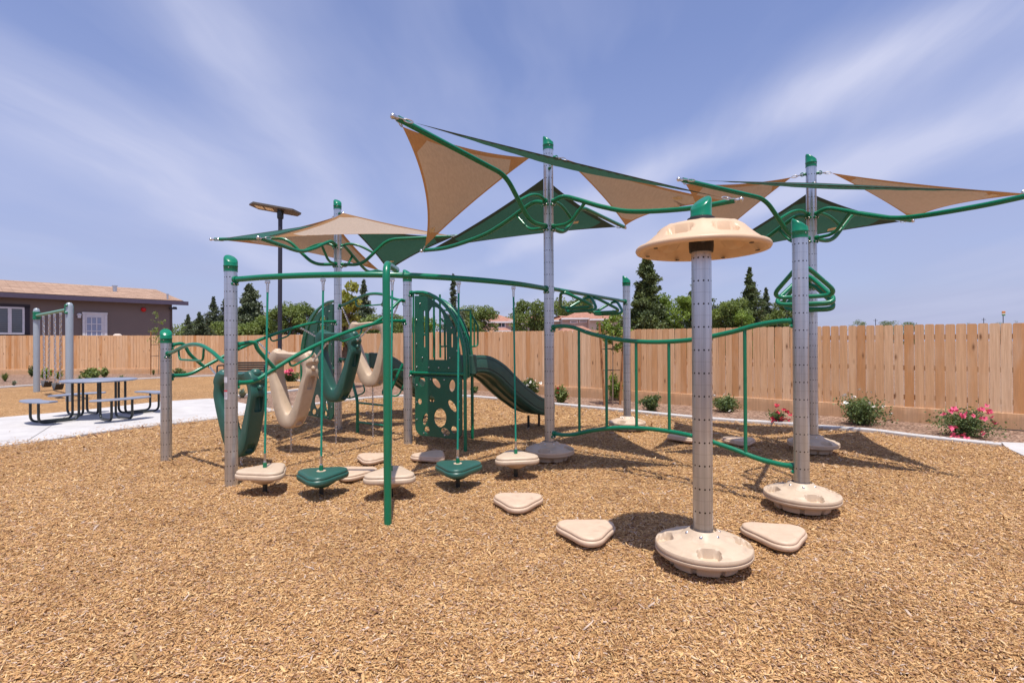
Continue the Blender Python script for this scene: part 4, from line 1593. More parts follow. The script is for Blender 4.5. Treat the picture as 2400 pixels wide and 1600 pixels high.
Lsw = (sbp - sa).length
for i, (t_a, t_b, lab) in enumerate(((.245, .38, 'belt swing with black seat nearest the left post of the swing frame'), (.57, .80, 'belt swing with black seat nearest the right post of the swing frame'))):
    # chain tops are spread along the beam as in the photo
    xa_, xb_ = ((102, 116), (128, 142.5))[i]
    def beam_at(xp):
        lo, hi = 0.0, 1.0
        for _ in range(30):
            m2 = (lo + hi) / 2
            q = sa + (sbp - sa) * m2
            if q.x / q.y * 1200 + 1200 < xp:
                lo = m2
            else:
                hi = m2
        q = sa + (sbp - sa) * lo
        return V(q.x, q.y, zbm - .05)
    pa, pb2 = beam_at(xa_), beam_at(xb_)
    mid = (pa + pb2) / 2
    t1 = thing('belt_swing', V(mid.x, mid.y, 0.35), lab, 'swing', 'belt swings on the grey frame')
    zs = .42
    hw = .30
    for q, sg in ((pa, -1), (pb2, 1)):
        sp_ = V(mid.x, mid.y, zs) + d * hw * sg
        mb = MB()
        chain_mb(mb, q, sp_ + V(0, 0, .0), .11, .011, .032)
        mb.tube([q + V(0, 0, .05), q - V(0, 0, .06)], .03, 8)
        mb.build('chain', steel, t1)
    mb = MB()
    rings = []
    pd = V(-d.y, d.x, 0)
    for k in range(9):
        f_ = k / 8 * 2 - 1
        zc = zs - .17 * (1 - f_ * f_)
        c_ = V(mid.x, mid.y, zc) + d * hw * f_
        rings.append([c_ - pd * .09, c_ + pd * .09, c_ + pd * .09 - V(0, 0, .02), c_ - pd * .09 - V(0, 0, .02)])
    mb.loft(rings)
    mb.build('seat', basket_wood, t1)

# ------------------------------------------------------------------ picnic table with four benches
TC = V(-8.42, 10.45, 0.03)
t0 = thing('picnic_table', TC, 'round grey picnic table with four attached curved seats on the concrete path', 'picnic table')
mb = MB()
mb.lathe([(.001, .742), (.60, .742), (.625, .752), (.63, .765), (.62, .778), (.001, .782)], TC, 48)
mb.build('table_top', table_grey, t0)
for k, a0 in enumerate((62, 150, 242, 328)):
    an = R(a0)
    er, et = V(math.cos(an), math.sin(an), 0), V(-math.sin(an), math.cos(an), 0)
    mb = MB()
    rings = []
    for q in range(13):
        f_ = q / 12 * 2 - 1
        aa = an + f_ * R(27)
        e_ = V(math.cos(aa), math.sin(aa), 0)
        hw = .15 * (1 - max(0, abs(f_) - .8) * 2.2)
        rc_ = 1.03
        c_ = TC + e_ * rc_ + V(0, 0, .43)
        rings.append([c_ - e_ * hw + V(0, 0, -.012), c_ - e_ * (hw + .008), c_ - e_ * hw + V(0, 0, .014), c_ + e_ * hw + V(0, 0, .014), c_ + e_ * (hw + .008), c_ + e_ * hw + V(0, 0, -.012)])
    mb.loft(rings)
    mb.build('seat', table_grey, t0)
    for s_ in (-1, 1):
        mb = MB()
        pts = [TC + er * 1.03 + et * .17 * s_ + V(0, 0, .41), TC + er * 1.03 + et * .17 * s_ + V(0, 0, .035), TC + er * .40 + et * .13 * s_ + V(0, 0, .035), TC + er * .40 + et * .13 * s_ + V(0, 0, .74)]
        mb.tube(fillet(pts, .12, 6), .022, 12)
        mb.build('leg', black_metal, t0)

# black slatted bench far behind the post
bb = G(566, 897)
t0 = thing('park_bench', bb, 'black metal bench far behind the tall left post', 'bench')
bw = 1.85
mb = MB()
for k in range(5):
    mb.box(bb + V(0, .35 - k * .1, .42), (bw, .075, .03), bev=.006)
mb.build('seat', black_metal, t0)
mb = MB()
for k in range(4):
    mb.box(bb + V(0, .42 + k * .02, .50 + k * .09), (bw, .03, .07), bev=.006)
mb.build('backrest', black_metal, t0)
for s_ in (-1, 1):
    mb = MB()
    x_ = bb.x + s_ * bw / 2
    mb.tube(fillet([V(x_, bb.y - .05, 0), V(x_, bb.y - .05, .68), V(x_, bb.y + .45, .68), V(x_, bb.y + .45, 0)], .1), .03, 10)
    mb.build('arm_frame', black_metal, t0)

# ------------------------------------------------------------------ play structure: posts
PR = 0.0635
POS = dict(A=V(-4.46, 6.6, 0), B=V(-2.975, 5.42, 0), D=V(-1.545, 7.58, 0), E=V(.472, 6.5, 0), F=V(1.268, 3.42, 0),
           G=V(2.565, 4.55, 0), H=V(4.03, 6.87, 0), I=V(1.95, 8.7, 0), J=V(-3.01, 8.86, 0))


def post_pole(parent, p, h, rot=0.0):
    mb = MB()
    N = 40
    rings = []
    for z in (0.0, h):
        rings.append([V(math.cos(2 * PI * k / N) * PR, math.sin(2 * PI * k / N) * PR, z) for k in range(N)])
    mb.loft(rings)
    o = mb.build('pole', post_mat, None)
    o.parent = parent
    o.rotation_euler = (0, 0, rot)
    return o


def post_cap(parent, h, face=0.0, big=1.0):
    """green slanted cap: band, body, sloping domed top"""
    mb = MB()
    N = 36
    r = PR + .004
    rings = []

    def ring(rr, zf):
        return [V(math.cos(2 * PI * k / N) * rr, math.sin(2 * PI * k / N) * rr, zf(2 * PI * k / N)) for k in range(N)]
    h0 = h - .03
    H1, H2 = .075 * big, .155 * big
    top = lambda a, s_=1.0: h + H1 + (H2 - H1) * (.5 + .5 * math.cos(a - face)) * s_
    rings.append(ring(r, lambda a: h0))
    rings.append(ring(r, lambda a: h + .022))
    rings.append(ring(r + .003, lambda a: h + .026))
    rings.append(ring(r + .003, lambda a: h + .034))
    rings.append(ring(r, lambda a: h + .038))
    rings.append(ring(r, lambda a: top(a) - .02))
    rings.append(ring(r - .004, lambda a: top(a) - .006))
    rings.append(ring(r - .012, lambda a: top(a)))
    rings.append(ring(r - .016, lambda a: top(a) - .003))
    rings.append(ring(r * .55, lambda a: (top(a) * .6 + (h + (H1 + H2) / 2) * .4) + .004))
    rings.append(ring(.001, lambda a: h + (H1 + H2) / 2 + .008))
    mb.loft(rings)
    o = mb.build('cap', green_cap, None, ang=50)
    o.parent = parent
    mb = MB()
    a = -PI / 2 + .2
    mb.ball(V(math.cos(a) * r, math.sin(a) * r, h + .008), .006, 5)
    b = mb.build('rivet', steel, None)
    b.parent = o
    return o


def base_disc(parent, rot=0.0, m_=beige_plastic, R0=.31, z0=0.052):
    """round moulded stepping base: hub with bolts, plateau, four hand pockets, lip, tapered underside"""
    mb = MB()
    N, K = 180, 40
    pock = [rot + a for a in (R(45), R(135), R(225), R(315))]
    rings = []
    for i in range(K):
        f_ = i / (K - 1)
        rr = .085 + (R0 - .018 - .085) * f_
        ring = []
        for k in range(N):
            a = 2 * PI * k / N
            z = .165 - .038 * f_ ** 1.3
            if rr < .15:
                z += .042 * (1 - (rr - .085) / .065) ** 1.2
            # radial creases
            z += .004 * math.cos(8 * (a - rot)) * max(0, 1 - abs(f_ - .35) * 3)
            # plateau step before the rim
            z -= .010 * sgm(-(rr - (R0 - .045)) * 260)
            mk_ = 0.0
            for pa_ in pock:
                da = (a - pa_ + PI) % (2 * PI) - PI
                u_ = abs(da * rr) / .066
                v_ = abs(rr - (R0 - .062)) / .046
                mk_ = max(mk_, sgm((u_ ** 4 + v_ ** 4 - 1.0) * 10))
            z = z * (1 - mk_) + .088 * mk_
            ring.append(V(math.cos(a) * rr, math.sin(a) * rr, z + z0))
        rings.append(ring)

    def rg(rr, z, notch=0.0):
        out_ = []
        for k in range(N):
            a = 2 * PI * k / N
            r2 = rr
            if notch and (abs(((a - rot) * 8 / (2 * PI)) % 1 - .5) < .09):
                r2 = rr - notch
            out_.append(V(math.cos(a) * r2, math.sin(a) * r2, z + z0))
        return out_
    prof = [(R0 - .006, .112), (R0, .100), (R0 - .002, .088), (R0 - .010, .084), (R0 - .010, .080), (R0 - .001, .076), (R0, .066), (R0 - .006, .056), (R0 - .03, .048), (R0 - .055, .046)]
    for r_, z_ in prof:
        rings.append(rg(r_, z_))
    rings.append(rg(R0 - .075, .028, .0))
    rings.append(rg(R0 - .085, .004, .025))
    rings.append(rg(R0 - .09, -.018, .025))
    rings.insert(0, rg(.0845, .185))
    rings.insert(0, rg(.068, .185))
    rings.insert(0, rg(.066, .150))
    mb.loft(rings)
    o = mb.build('base_disc', m_, None, ang=40)
    o.parent = parent
    for k in range(6):
        a = rot + PI / 6 + k * PI / 3
        mb = MB()
        mb.ball(V(math.cos(a) * .108, math.sin(a) * .108, z0 + .178), .014, 6)
        b = mb.build('bolt', steel, None)
        b.parent = o
    return o


ptops = dict(A=(770, R(130)), B=(596, R(140)), D=(631, R(150)), E=(318, R(150)), F=(458, R(30)), G=(510, R(140)), H=(360, R(150)), I=(645, R(155)), J=(466, R(130)))
HT = {}
for k, (yt_, fc) in ptops.items():
    p = POS[k]
    HT[k] = D(p.x / p.y * 1200 + 1200, yt_, p.y).z
LAB = dict(
    A=('short perforated aluminium post with green cap at the left end of the play structure', 'support_post', 'post'),
    B=('tall perforated aluminium post with green cap and red warning sticker at front left', 'support_post', 'post'),
    D=('perforated aluminium post with green cap left of the green climbing panel', 'support_post', 'post'),
    G=('perforated aluminium post with green cap on a beige disc at right front', 'disc_post', 'post'),
    I=('farthest perforated aluminium post with green cap and beige disc behind the bar climber', 'disc_post', 'post'),
    F=('front aluminium post with beige disc roof and beige disc base', 'disc_post', 'post'),
    E=('central tall shade tree with four green arms and beige and green sails', 'shade_structure', 'shade canopy'),
    H=('right hand tall shade tree with its longest arm leaving the picture', 'shade_structure', 'shade canopy'),
    J=('rear left shade tree with low beige sail facing the camera', 'shade_structure', 'shade canopy'))
GRP = dict(support_post='capped aluminium posts standing in the chips', disc_post='capped aluminium posts on beige discs', shade_structure='shade trees over the play structure')
T = {}
for k in 'ABDGIFEHJ':
    lab, nm, cat = LAB[k]
    T[k] = thing(nm, POS[k], lab, cat, GRP[nm])
    h = HT[k] - (.155 if k != 'F' else .175)
    post_pole(T[k], POS[k], h, R(7) if k in 'BGF' else R(20))
    post_cap(T[k], h, ptops[k][1], 1.0 if k != 'F' else 1.15)
    if k in 'FGIEH':
        base_disc(T[k], R({'F': 33, 'G': 38, 'I': 10, 'E': 25, 'H': 50}[k]))

# disc roof on F
p = POS['F']
zr = 2.135
mb = MB()
N = 168
rot = R(20)
rings = []


def roof_top(f_, a):
    rr = .09 + (.418 - .09) * f_
    sl = min(1.0, max(0.0, (rr - .245) / .16))
    sl = sl * sl * (3 - 2 * sl) * .45 + sl * .55
    z = .138 - .006 * f_ - .128 * sl
    m_ = 0.0
    for pa_ in [rot + k * PI / 3.5 for k in range(7)]:
        da = (a - pa_ + PI) % (2 * PI) - PI
        u_ = abs(da * rr) / .076
        v_ = abs(rr - .322) / .036
        m_ = max(m_, sgm((u_ ** 4 + v_ ** 4 - 1.0) * 10))
    # moulded ribs between the pockets
    z += .004 * max(0.0, math.cos(3.5 * 2 * (a - rot) + PI)) ** 6 * (1 - sl)
    z = z * (1 - m_) + min(z, .036) * m_
    return V(math.cos(a) * rr, math.sin(a) * rr, z + zr)


for i in range(40):
    rings.append([roof_top(i / 39, 2 * PI * k / N) for k in range(N)])
for r_, z_ in ((.425, -.004), (.428, -.016), (.420, -.030), (.400, -.034), (.375, -.026)):
    rings.append([V(math.cos(2 * PI * k / N) * r_, math.sin(2 * PI * k / N) * r_, zr + z_) for k in range(N)])
for i in range(12):
    f_ = 1 - (i + 1) / 12
    rr = .08 + .28 * f_
    ring = []
    for k in range(N):
        a = 2 * PI * k / N
        z = .02 + .07 * (1 - f_) ** .8
        for pa_ in [rot + q * PI / 3.5 for q in range(7)]:
            da = (a - pa_ + PI) % (2 * PI) - PI
            q2 = (abs(da * rr) / .06) ** 4 + (abs(rr - .275) / .045) ** 4
            z -= .035 * sgm((q2 - 1.0) * 4)
        z = max(z, -.03)
        ring.append(V(math.cos(a) * rr, math.sin(a) * rr, zr + z))
    rings.append(ring)
mb.loft(rings, caps=False, wrap=True)
dr_ = mb.build('disc_roof', orange_beige, None, ang=50)
dr_.parent = T['F']
mb = MB()
mb.lathe([(.066, zr - .035), (.076, zr - .035), (.079, zr + .0), (.079, zr + .035), (.066, zr + .04)], (0, 0, 0), 32)
o = mb.build('rubber_collar', black_rubber, None)
o.parent = T['F']
mb = MB()
mb.lathe([(.066, zr + .165), (.090, zr + .165), (.088, zr + .190), (.066, zr + .2)], (0, 0, 0), 32)
o = mb.build('rubber_collar', black_rubber, None)
o.parent = T['F']
for k in range(7):
    a = rot + PI / 7 + k * 2 * PI / 7
    mb = MB()
    mb.lathe([(.014, 0), (.014, .004)], (math.cos(a) * .36, math.sin(a) * .36, zr - .032), 10)
    o = mb.build('fixing_hole', black_rubber, None)
    o.parent = dr_

# stickers on B (wrapped to the pole)


def sticker(parent, p, a0, a1, z0, z1, m_, off=.0012):
    mb = MB()
    n = 6
    r_ = PR + off
    vs = []
    for i in range(n + 1):
        a = a0 + (a1 - a0) * i / n
        vs += [V(math.cos(a) * r_, math.sin(a) * r_, z0), V(math.cos(a) * r_, math.sin(a) * r_, z1)]
    mb.add(vs, [(2 * i, 2 * i + 2, 2 * i + 3, 2 * i + 1) for i in range(n)])
    o_ = mb.build('sticker', m_, None)
    o_.parent = parent
    return o_


pB = POS['B']
zc = D(527, 889, pB.y).z
a0, a1 = R(-149), R(-94)
sticker(T['B'], pB, a0, a1, zc - .030, zc + .030, sticker_white)
z1_, z0_ = D(527, 913, pB.y).z, D(527, 934, pB.y).z
st_ = sticker(T['B'], pB, a0, a1, z0_, z1_, sticker_white)
s2 = sticker(T['B'], pB, a0, a1, z1_ - .014, z1_, sticker_red, .002)
mbx = MB()
for k in range(5):
    zz_ = z1_ - .024 - k * .013
    for (f0, f1) in ((.08, .42), (.5, .92)):
        aa, bb_ = a0 + (a1 - a0) * f0, a0 + (a1 - a0) * f1
        r_ = PR + .002
        mbx.add([V(math.cos(aa) * r_, math.sin(aa) * r_, zz_), V(math.cos((aa + bb_) / 2) * r_, math.sin((aa + bb_) / 2) * r_, zz_), V(math.cos(bb_) * r_, math.sin(bb_) * r_, zz_),
                 V(math.cos(bb_) * r_, math.sin(bb_) * r_, zz_ + .005), V(math.cos((aa + bb_) / 2) * r_, math.sin((aa + bb_) / 2) * r_, zz_ + .005), V(math.cos(aa) * r_, math.sin(aa) * r_, zz_ + .005)],
                [(0, 1, 4, 5), (1, 2, 3, 4)])
o = mbx.build('sticker_print', sticker_ink, None)
o.parent = st_


def clamp(mb, p, z, dirv, r=.025):
    """pipe end saddle bolted to a post"""
    dirv = V(dirv[0], dirv[1], 0).normalized()
    s_ = V(-dirv.y, dirv.x, 0)
    c_ = V(p.x, p.y, z)
    mb.tube([c_ + dirv * (PR - .004), c_ + dirv * (PR + .03)], r * 1.25, 14)
    for q in (-1, 1):
        mb.tube([c_ + dirv * (PR - .012) + s_ * q * .022 + V(0, 0, -.045), c_ + dirv * (PR + .010) + s_ * q * .022 + V(0, 0, -.045)], .018, 10)
        mb.ball(c_ + dirv * (PR + .013) + s_ * q * .022 + V(0, 0, -.045), .011, 6, mi=1)


# ------------------------------------------------------------------ shade trees: arms and sails


def sail(parent, A, B, C, colr, tagspot=None, n=34, sag=.042):
    """triangular cloth, concave hems, double layer corners"""
    A, B, C = Vector(A), Vector(B), Vector(C)
    if colr == 'green':
        sag = sag * .62
    vs, idx = [], {}
    Ls = ((B - C).length, (C - A).length, (A - B).length)

    def pos(a, b, c):
        p = A * a + B * b + C * c
        for (w1, w2, w3, P1, P2, P3) in ((b, c, a, B, C, A), (c, a, b, C, A, B), (a, b, c, A, B, C)):
            m_ = (P1 + P2) / 2
            inw = (P3 - m_)
            ln = (P1 - P2).length
            p = p + inw.normalized() * (4 * w1 * w2 * sag * ln * (1 - w3) ** 2.5)
        p = p + V(0, 0, -.10 * 27 * a * b * c * .5)
        wr = max(0.0, max(a, b, c) - .35)
        p = p + V(0, 0, (.010 * wr * math.sin(38 * (a - b) + 9 * c) + .003 * math.sin(21 * a + 13 * b)) * min(1.0, 7 * min(a, b, c)))
        return p
    fs, mi = [], []
    for i in range(n + 1):
        for j in range(n + 1 - i):
            idx[(i, j)] = len(vs)
            vs.append(pos(i / n, j / n, 1 - (i + j) / n))
    def cls(i, j, di):
        a, b = (i + di) / n, (j + di) / n
        c = 1 - a - b
        if max(a, b, c) > .83:
            return 1
        # hem width about 7 cm
        area2 = (B - A).cross(C - A).length
        for wgt, L_ in ((a, Ls[0]), (b, Ls[1]), (c, Ls[2])):
            if wgt * area2 / L_ < .055:
                return 1
        return 0
    for i in range(n):
        for j in range(n - i):
            fs.append((idx[(i, j)], idx[(i + 1, j)], idx[(i, j + 1)]))
            mi.append(cls(i, j, 1 / 3))
            if i + j < n - 1:
                fs.append((idx[(i + 1, j)], idx[(i + 1, j + 1)], idx[(i, j + 1)]))
                mi.append(cls(i, j, 2 / 3))
    mb = MB()
    mb.add(vs, fs)
    mb.mi = mi
    o = mb.build('sail', [sail_beige, sail_beige_hem] if colr == 'beige' else [sail_green, sail_green_hem], parent, ang=60)
    tag(o, ('beige' if colr == 'beige' else 'dark green') + ' triangular shade sail')
    if tagspot:
        a, b = tagspot
        p = pos(a, b, 1 - a - b)
        e1 = (pos(a + .05, b - .05, 1 - a - b) - p).normalized()
        e2 = (pos(a, b + .03, 1 - a - b - .03) - p)
        nn_ = e1.cross(e2).normalized()
        if nn_.z > 0:
            nn_ = -nn_
        e2 = e1.cross(nn_)
        mb = MB()
        mb.box(p + nn_ * .004, (.15, .07, .003), (e1, e2, nn_))
        mb.build('care_tag', tag_mat, o, smooth=False)
    return o


def shackle(par, a, b):
    mb = MB()
    a, b = Vector(a), Vector(b)
    d_ = (b - a)
    L_ = d_.length
    d_.normalize()
    s_ = d_.cross(V(0, 0, 1)).normalized()
    for k in range(2):
        c_ = a + d_ * L_ * (.28 + .44 * k)
        s2_ = s_ if k == 0 else d_.cross(s_)
        mb.tube([c_ + d_ * math.cos(q) * L_ * .28 + s2_ * math.sin(q) * .014 for q in [2 * PI * i / 10 for i in range(10)]], .006, 6, closed=True)
    mb.build('shackle', steel, par)


def shade(k, hi1, lo1, hi2, lo2, cols, tags=(None,) * 4, zc=(3.29, 2.97)):
    """arms in rotational order hi1, lo1, hi2, lo2 ; each = (dx,dy,z)"""
    p = POS[k]
    t0 = T[k]
    zu, zl = zc
    tips = []
    for i, (dx, dy, zt) in enumerate((hi1, lo1, hi2, lo2)):
        L = math.hypot(dx, dy)
        e = V(dx / L, dy / L, 0)

        def at(t, z):
            return V(p.x, p.y, z) + e * t
        mb = MB()
        if i % 2 == 0:   # high arm: from the lower collar, kinked, out to a high tip
            path = fillet([at(PR, zl), at(.40, zl - .01), at(.86, zu + .12), at(L, zt)], .16, 7)
            mb.tube(path, .028, 14)
            mb.tube(catmull([at(PR, zu), at(.20, zu + .035), at(.38, zu - .0), at(.62, zu - .12)], 5), .021, 12)
        else:            # low arm: from the upper collar, S curve, low tip
            path = catmull([at(PR, zu), at(.22, zu + .03), at(.42, zu - .04), at(.75, zu - .18), at(1.12, zu - .29), at(L * .78, zt - .01), at(L, zt)], 6)
            mb.tube(path, .028, 14)
            mb.tube(fillet([at(PR, zl), at(.30, zl), at(.52, zu - .08)], .1, 5), .021, 12)
        clamp(mb, p, zu, e, .026)
        clamp(mb, p, zl, e, .026)
        tag(mb.build('arm', [green_pipe, steel], t0))
        tip = at(L, zt)
        tips.append((tip, e))
        mb = MB()
        mb.tube([tip - e * .02, tip + e * .05], .020, 10)
        mb.ball(tip + e * .06, .026, 6)
        mb.build('tip_fitting', steel, t0)
    zt_top = {'beige': HT[k] - .27, 'green': HT[k] - .44}
    for i in range(4):
        (ta, ea), (tb, eb) = tips[i], tips[(i + 1) % 4]
        col_ = cols[i]
        mid = (ea + eb).normalized()
        C0 = V(p.x, p.y, zt_top[col_]) + mid * (PR + .03)
        C = V(p.x, p.y, zt_top[col_] - .02) + mid * (PR + .17)
        A_ = ta + (C - ta).normalized() * .035 + (tb - ta).normalized() * .11
        B_ = tb + (C - tb).normalized() * .035 + (ta - tb).normalized() * .11
        sail(t0, A_, B_, C, col_, tags[i])
        shackle(t0, ta + ea * .03, A_)
        shackle(t0, tb + eb * .03, B_)
        shackle(t0, C0, C)
        eye = MB()
        eye.tube([C0 - mid * .035, C0], .02, 10)
        eye.tube([C0 + mid * .012 + V(0, 0, .022 * math.cos(q)) + mid * .02 * math.sin(q) for q in [2 * PI * j / 12 for j in range(12)]], .007, 6, closed=True)
        eye.build('eye_bracket', green_pipe, t0)


def off(k, x, y, Y):
    q = D(x, y, Y)
    return (q.x - POS[k].x, q.y - POS[k].y, q.z)


shade('E', off('E', 933, 278, 4.62), off('E', 994, 587, 7.85), off('E', 1462, 532, 8.35), off('E', 1722, 470, 5.25), ['beige', 'green', 'beige', 'green'], ((.13, .80), (.15, .62), (.10, .72), None))
shade('H', off('H', 1600, 422, 5.99), off('H', 1632, 607, 8.89), off('H', 2134, 517, 7.71), off('H', 2440, 452, 4.81), ['beige', 'green', 'beige', 'green'], (None, (.25, .60), (.08, .84), None), (3.20, 2.88))
shade('J', off('J', 503, 561, 8.66), off('J', 905, 640, 10.75), off('J', 1072, 553, 9.02), off('J', 612, 559, 6.87), ['beige', 'green', 'beige', 'green'], ((.10, .78), (.70, .14), None, None), (3.20, 2.88))

# ------------------------------------------------------------------ curved overhead beam with bent pipe leg
zb0 = 2.185
arc = [(-2.975, 5.42), (-2.47, 5.20), (-1.86, 5.07), (-1.19, 5.10), (-.56, 5.40), (.02, 5.88), (.472, 6.5)]
arc3 = [V(a, b, zb0) for a, b in arc]
bpos = POS['B']
arc3[0] = V(bpos.x, bpos.y, zb0) + (arc3[1] - arc3[0]).normalized() * PR
epos = POS['E']
arc3[-1] = V(epos.x, epos.y, zb0) + (arc3[-2] - arc3[-1]).normalized() * PR
t0 = thing('overhead_beam', V(-1.025, 4.2, 0), 'long curved green overhead beam propped by a bent green pipe in front', 'beam')
mb = MB()
mb.tube(catmull(arc3, 8), .030, 16)
clamp(mb, POS['B'], zb0, arc3[1] - arc3[0], .03)
clamp(mb, POS['E'], zb0, arc3[-2] - arc3[-1], .03)
mb.build('beam', [green_pipe, steel], t0)
mb = MB()
mb.tube(fillet([V(-1.025, 4.2, -.05), V(-1.03, 4.2, 2.16), V(-1.14, 5.06, 2.23)], .16, 8), .031, 18)
mb.build('bent_leg', green_pipe, t0)

# pads


def pad_outline(n=60, k=.20, R0=.235, rot=0.0):
    pts = []
    for i in range(n):
        a = 2 * PI * i / n
        r_ = R0 * (1 - k * (1 - math.cos(3 * a)) / 2 - .035 * (1 - math.cos(6 * a)) / 2)
        pts.append((r_ * math.cos(a + rot), r_ * math.sin(a + rot)))
    return pts


def pad_mesh(mb, c, rot, R0=.235, thick=.085):
    ol = pad_outline(rot=rot, R0=R0, k=.30)
    c = Vector(c)

    def rg(s_, z):
        L_ = []
        for (x, y) in ol:
            r_ = math.hypot(x, y)
            f_ = (r_ - s_) / r_
            L_.append(c + V(x * f_, y * f_, z))
        return L_
    t = thick
    rings = [rg(.08, -.002), rg(.03, 0), rg(.012, .004), rg(.002, .012), rg(0, .025), rg(0, t * .5), rg(.003, t * .56), rg(.010, t * .60), rg(.013, t * .64), rg(.011, t * .70), rg(.012, t * .82), rg(.018, t * .92), rg(.030, t * .985), rg(.05, t), rg(.12, t * 1.02), rg(.16, t * 1.02)]
    mb.loft(rings)


def ground_pad(x, y, rotd, label, R0=.252, m_=beige_scuffed, zt=.112):
    q = G(x, y, zt)
    b0 = V(q.x, q.y, 0)
    th_ = .072
    t0 = thing('stepping_pod', b0, label, 'stepping pod', 'beige stepping pods set in the chips')
    mb = MB()
    pad_mesh(mb, b0 + V(0, 0, zt - th_), R(rotd), R0, th_)
    mb.build('pod_top', m_, t0, ang=50)
    mb = MB()
    mb.lathe([(.085, -.02), (.075, .045)], b0, 20)
    mb.build('pod_stem', black_rubber, t0)


ground_pad(1376, 1232, -90, 'scuffed beige stepping pod nearest the camera left of the front post')
ground_pad(1214, 1165, 148, 'beige stepping pod just in front of the central disc base')
ground_pad(1819, 1241, 138, 'beige stepping pod right of the front post base')
ground_pad(1009, 1062, 70, 'beige stepping pod below the climbing panel')
ground_pad(875, 1066, 150, 'beige stepping pod behind the green bent pipe', .245)
ground_pad(832, 1100, 25, 'beige stepping pod half hidden behind the front green hanging pad')
ground_pad(1604, 1019, 160, 'beige stepping pod behind the front post under the bottom rail')
ground_pad(1734, 1027, 20, 'beige stepping pod in the shade left of the right post')


def hang_pad(top, bot, rotd, m_, label, tx, ty):
    """rope from the beam to a pad, short anchor to the ground"""
    a = Vector(top)
    b = Vector(bot)
    t0 = thing('hanging_pad', V(b.x, b.y, 0), label, 'hanging pad', 'rope hung stepping pads under the curved beam')
    mb = MB()
    mb.tube([a - V(0, 0, .10), b + V(0, 0, .21)], .0105, 10)
    mb.build('rope', rope_mat, t0)
    mb = MB()
    mb.tube([a - V(0, 0, .13), a - V(0, 0, .055)], .014, 10)
    mb.tube([a - V(0, 0, .055) + V(math.cos(q) * .012, 0, math.sin(q) * .02) for q in [2 * PI * j / 10 for j in range(10)]], .006, 6, closed=True)
    mb.box(a - V(0, 0, .025), (.05, .02, .03), bev=.004)
    mb.build('rope_hanger', steel, t0)
    mb = MB()
    mb.tube([b + V(0, 0, .145), b + V(0, 0, .22)], .013, 10)
    mb.ball(b + V(0, 0, .135), .016, 6)
    mb.build('rope_fitting', steel, t0)
    mb = MB()
    mb.tube([b + V(0, 0, .075), b + V(0, 0, .125)], .020, 12)
    mb.build('pad_sleeve', green_pipe, t0)
    mb = MB()
    mb.tube([b + V(0, 0, -.20), b + V(0, 0, -.06)], .022, 10)
    mb.build('ground_stub', black_metal, t0)
    mb = MB()
    pad_mesh(mb, b + V(0, 0, -.015), R(rotd), .270, .088)
    mb.lathe([(.16, -.005), (.13, -.04), (.07, -.075), (.03, -.08)], b, 24)
    pd_ = mb.build('pad', m_, t0, ang=50)
    mb = MB()
    mb.lathe([(.045, .070), (.044, .078), (.030, .080), (.024, .079)], b, 20)
    mb.build('collar_ring', beige_plastic, pd_)


hp = [((-2.485, 5.21), 621, 1103, 80, beige_plastic, 'beige rope hung pad nearest the tall left post', 5.14),
      ((-1.87, 5.075), 753, 1116, -80, green_plastic, 'dark green rope hung pad second from the left', 5.0),
      ((-1.19, 5.10), 916, 1114, 95, beige_plastic, 'beige rope hung pad behind the bent green pipe', 4.98),
      ((-.56, 5.40), 1073, 1102, 30, green_plastic, 'dark green rope hung pad right of the bent green pipe', 5.28),
      ((.02, 5.88), 1209, 1078, -140, beige_plastic, 'beige rope hung pad half in shade beside the central disc', 5.72)]
for (xy, px_, py_, rt, m_, lab, Yp) in hp:
    q = D(px_, py_, Yp)
    hang_pad(V(xy[0], xy[1], zb0 - .025), V(q.x, q.y, .19), rt, m_, lab, 0, 0)

# ------------------------------------------------------------------ ring climber rails
A_, B_, D_, J_ = POS['A'], POS['B'], POS['D'], POS['J']
t0 = thing('ring_climber_rails', (A_ + D_) / 2, 'pair of rising green rails with grab loops and curved ties holding the chain rings', 'climbing rails')


def lerp(a, b, t):
    return a + (b - a) * t


def rail_pts(P, Q, zs, bow):
    e = (Q - P)
    L = V(e.x, e.y, 0).length
    d_ = V(e.x, e.y, 0).normalized()
    n_ = V(-d_.y, d_.x, 0)
    out_ = []
    for t, z in zs:
        out_.append(V(P.x, P.y, z) + d_ * (PR + (L - 2 * PR) * t) + n_ * bow * 4 * t * (1 - t))
    return out_


fr = rail_pts(B_, D_, ((0, 1.09), (.08, 1.10), (.16, 1.20), (.32, 1.40), (.50, 1.58), (.68, 1.72), (.85, 1.815), (1, 1.835)), .03)
rr = rail_pts(A_, J_, ((0, 1.10), (.08, 1.11), (.16, 1.21), (.32, 1.42), (.50, 1.61), (.68, 1.76), (.85, 1.86), (1, 1.885)), -.05)
frc, rrc = catmull(fr, 8), catmull(rr, 8)
for cv, P0, P1, in ((frc, B_, D_), (rrc, A_, J_)):
    mb = MB()
    mb.tube(cv, .0235, 14)
    clamp(mb, P0, cv[0].z, cv[3] - cv[0], .025)
    clamp(mb, P1, cv[-1].z, cv[-4] - cv[-1], .025)
    mb.build('rail', [green_pipe, steel], t0)


def along(cv, t):
    i = t * (len(cv) - 1)
    k = min(int(i), len(cv) - 2)
    return lerp(cv[k], cv[k + 1], i - k)


def near_px(cv, x):
    best, bp = 1e9, None
    for i in range(200):
        q = along(cv, i / 199)
        xx = q.x / q.y * 1200 + 1200
        if abs(xx - x) < best:
            best, bp = abs(xx - x), i / 199
    return bp


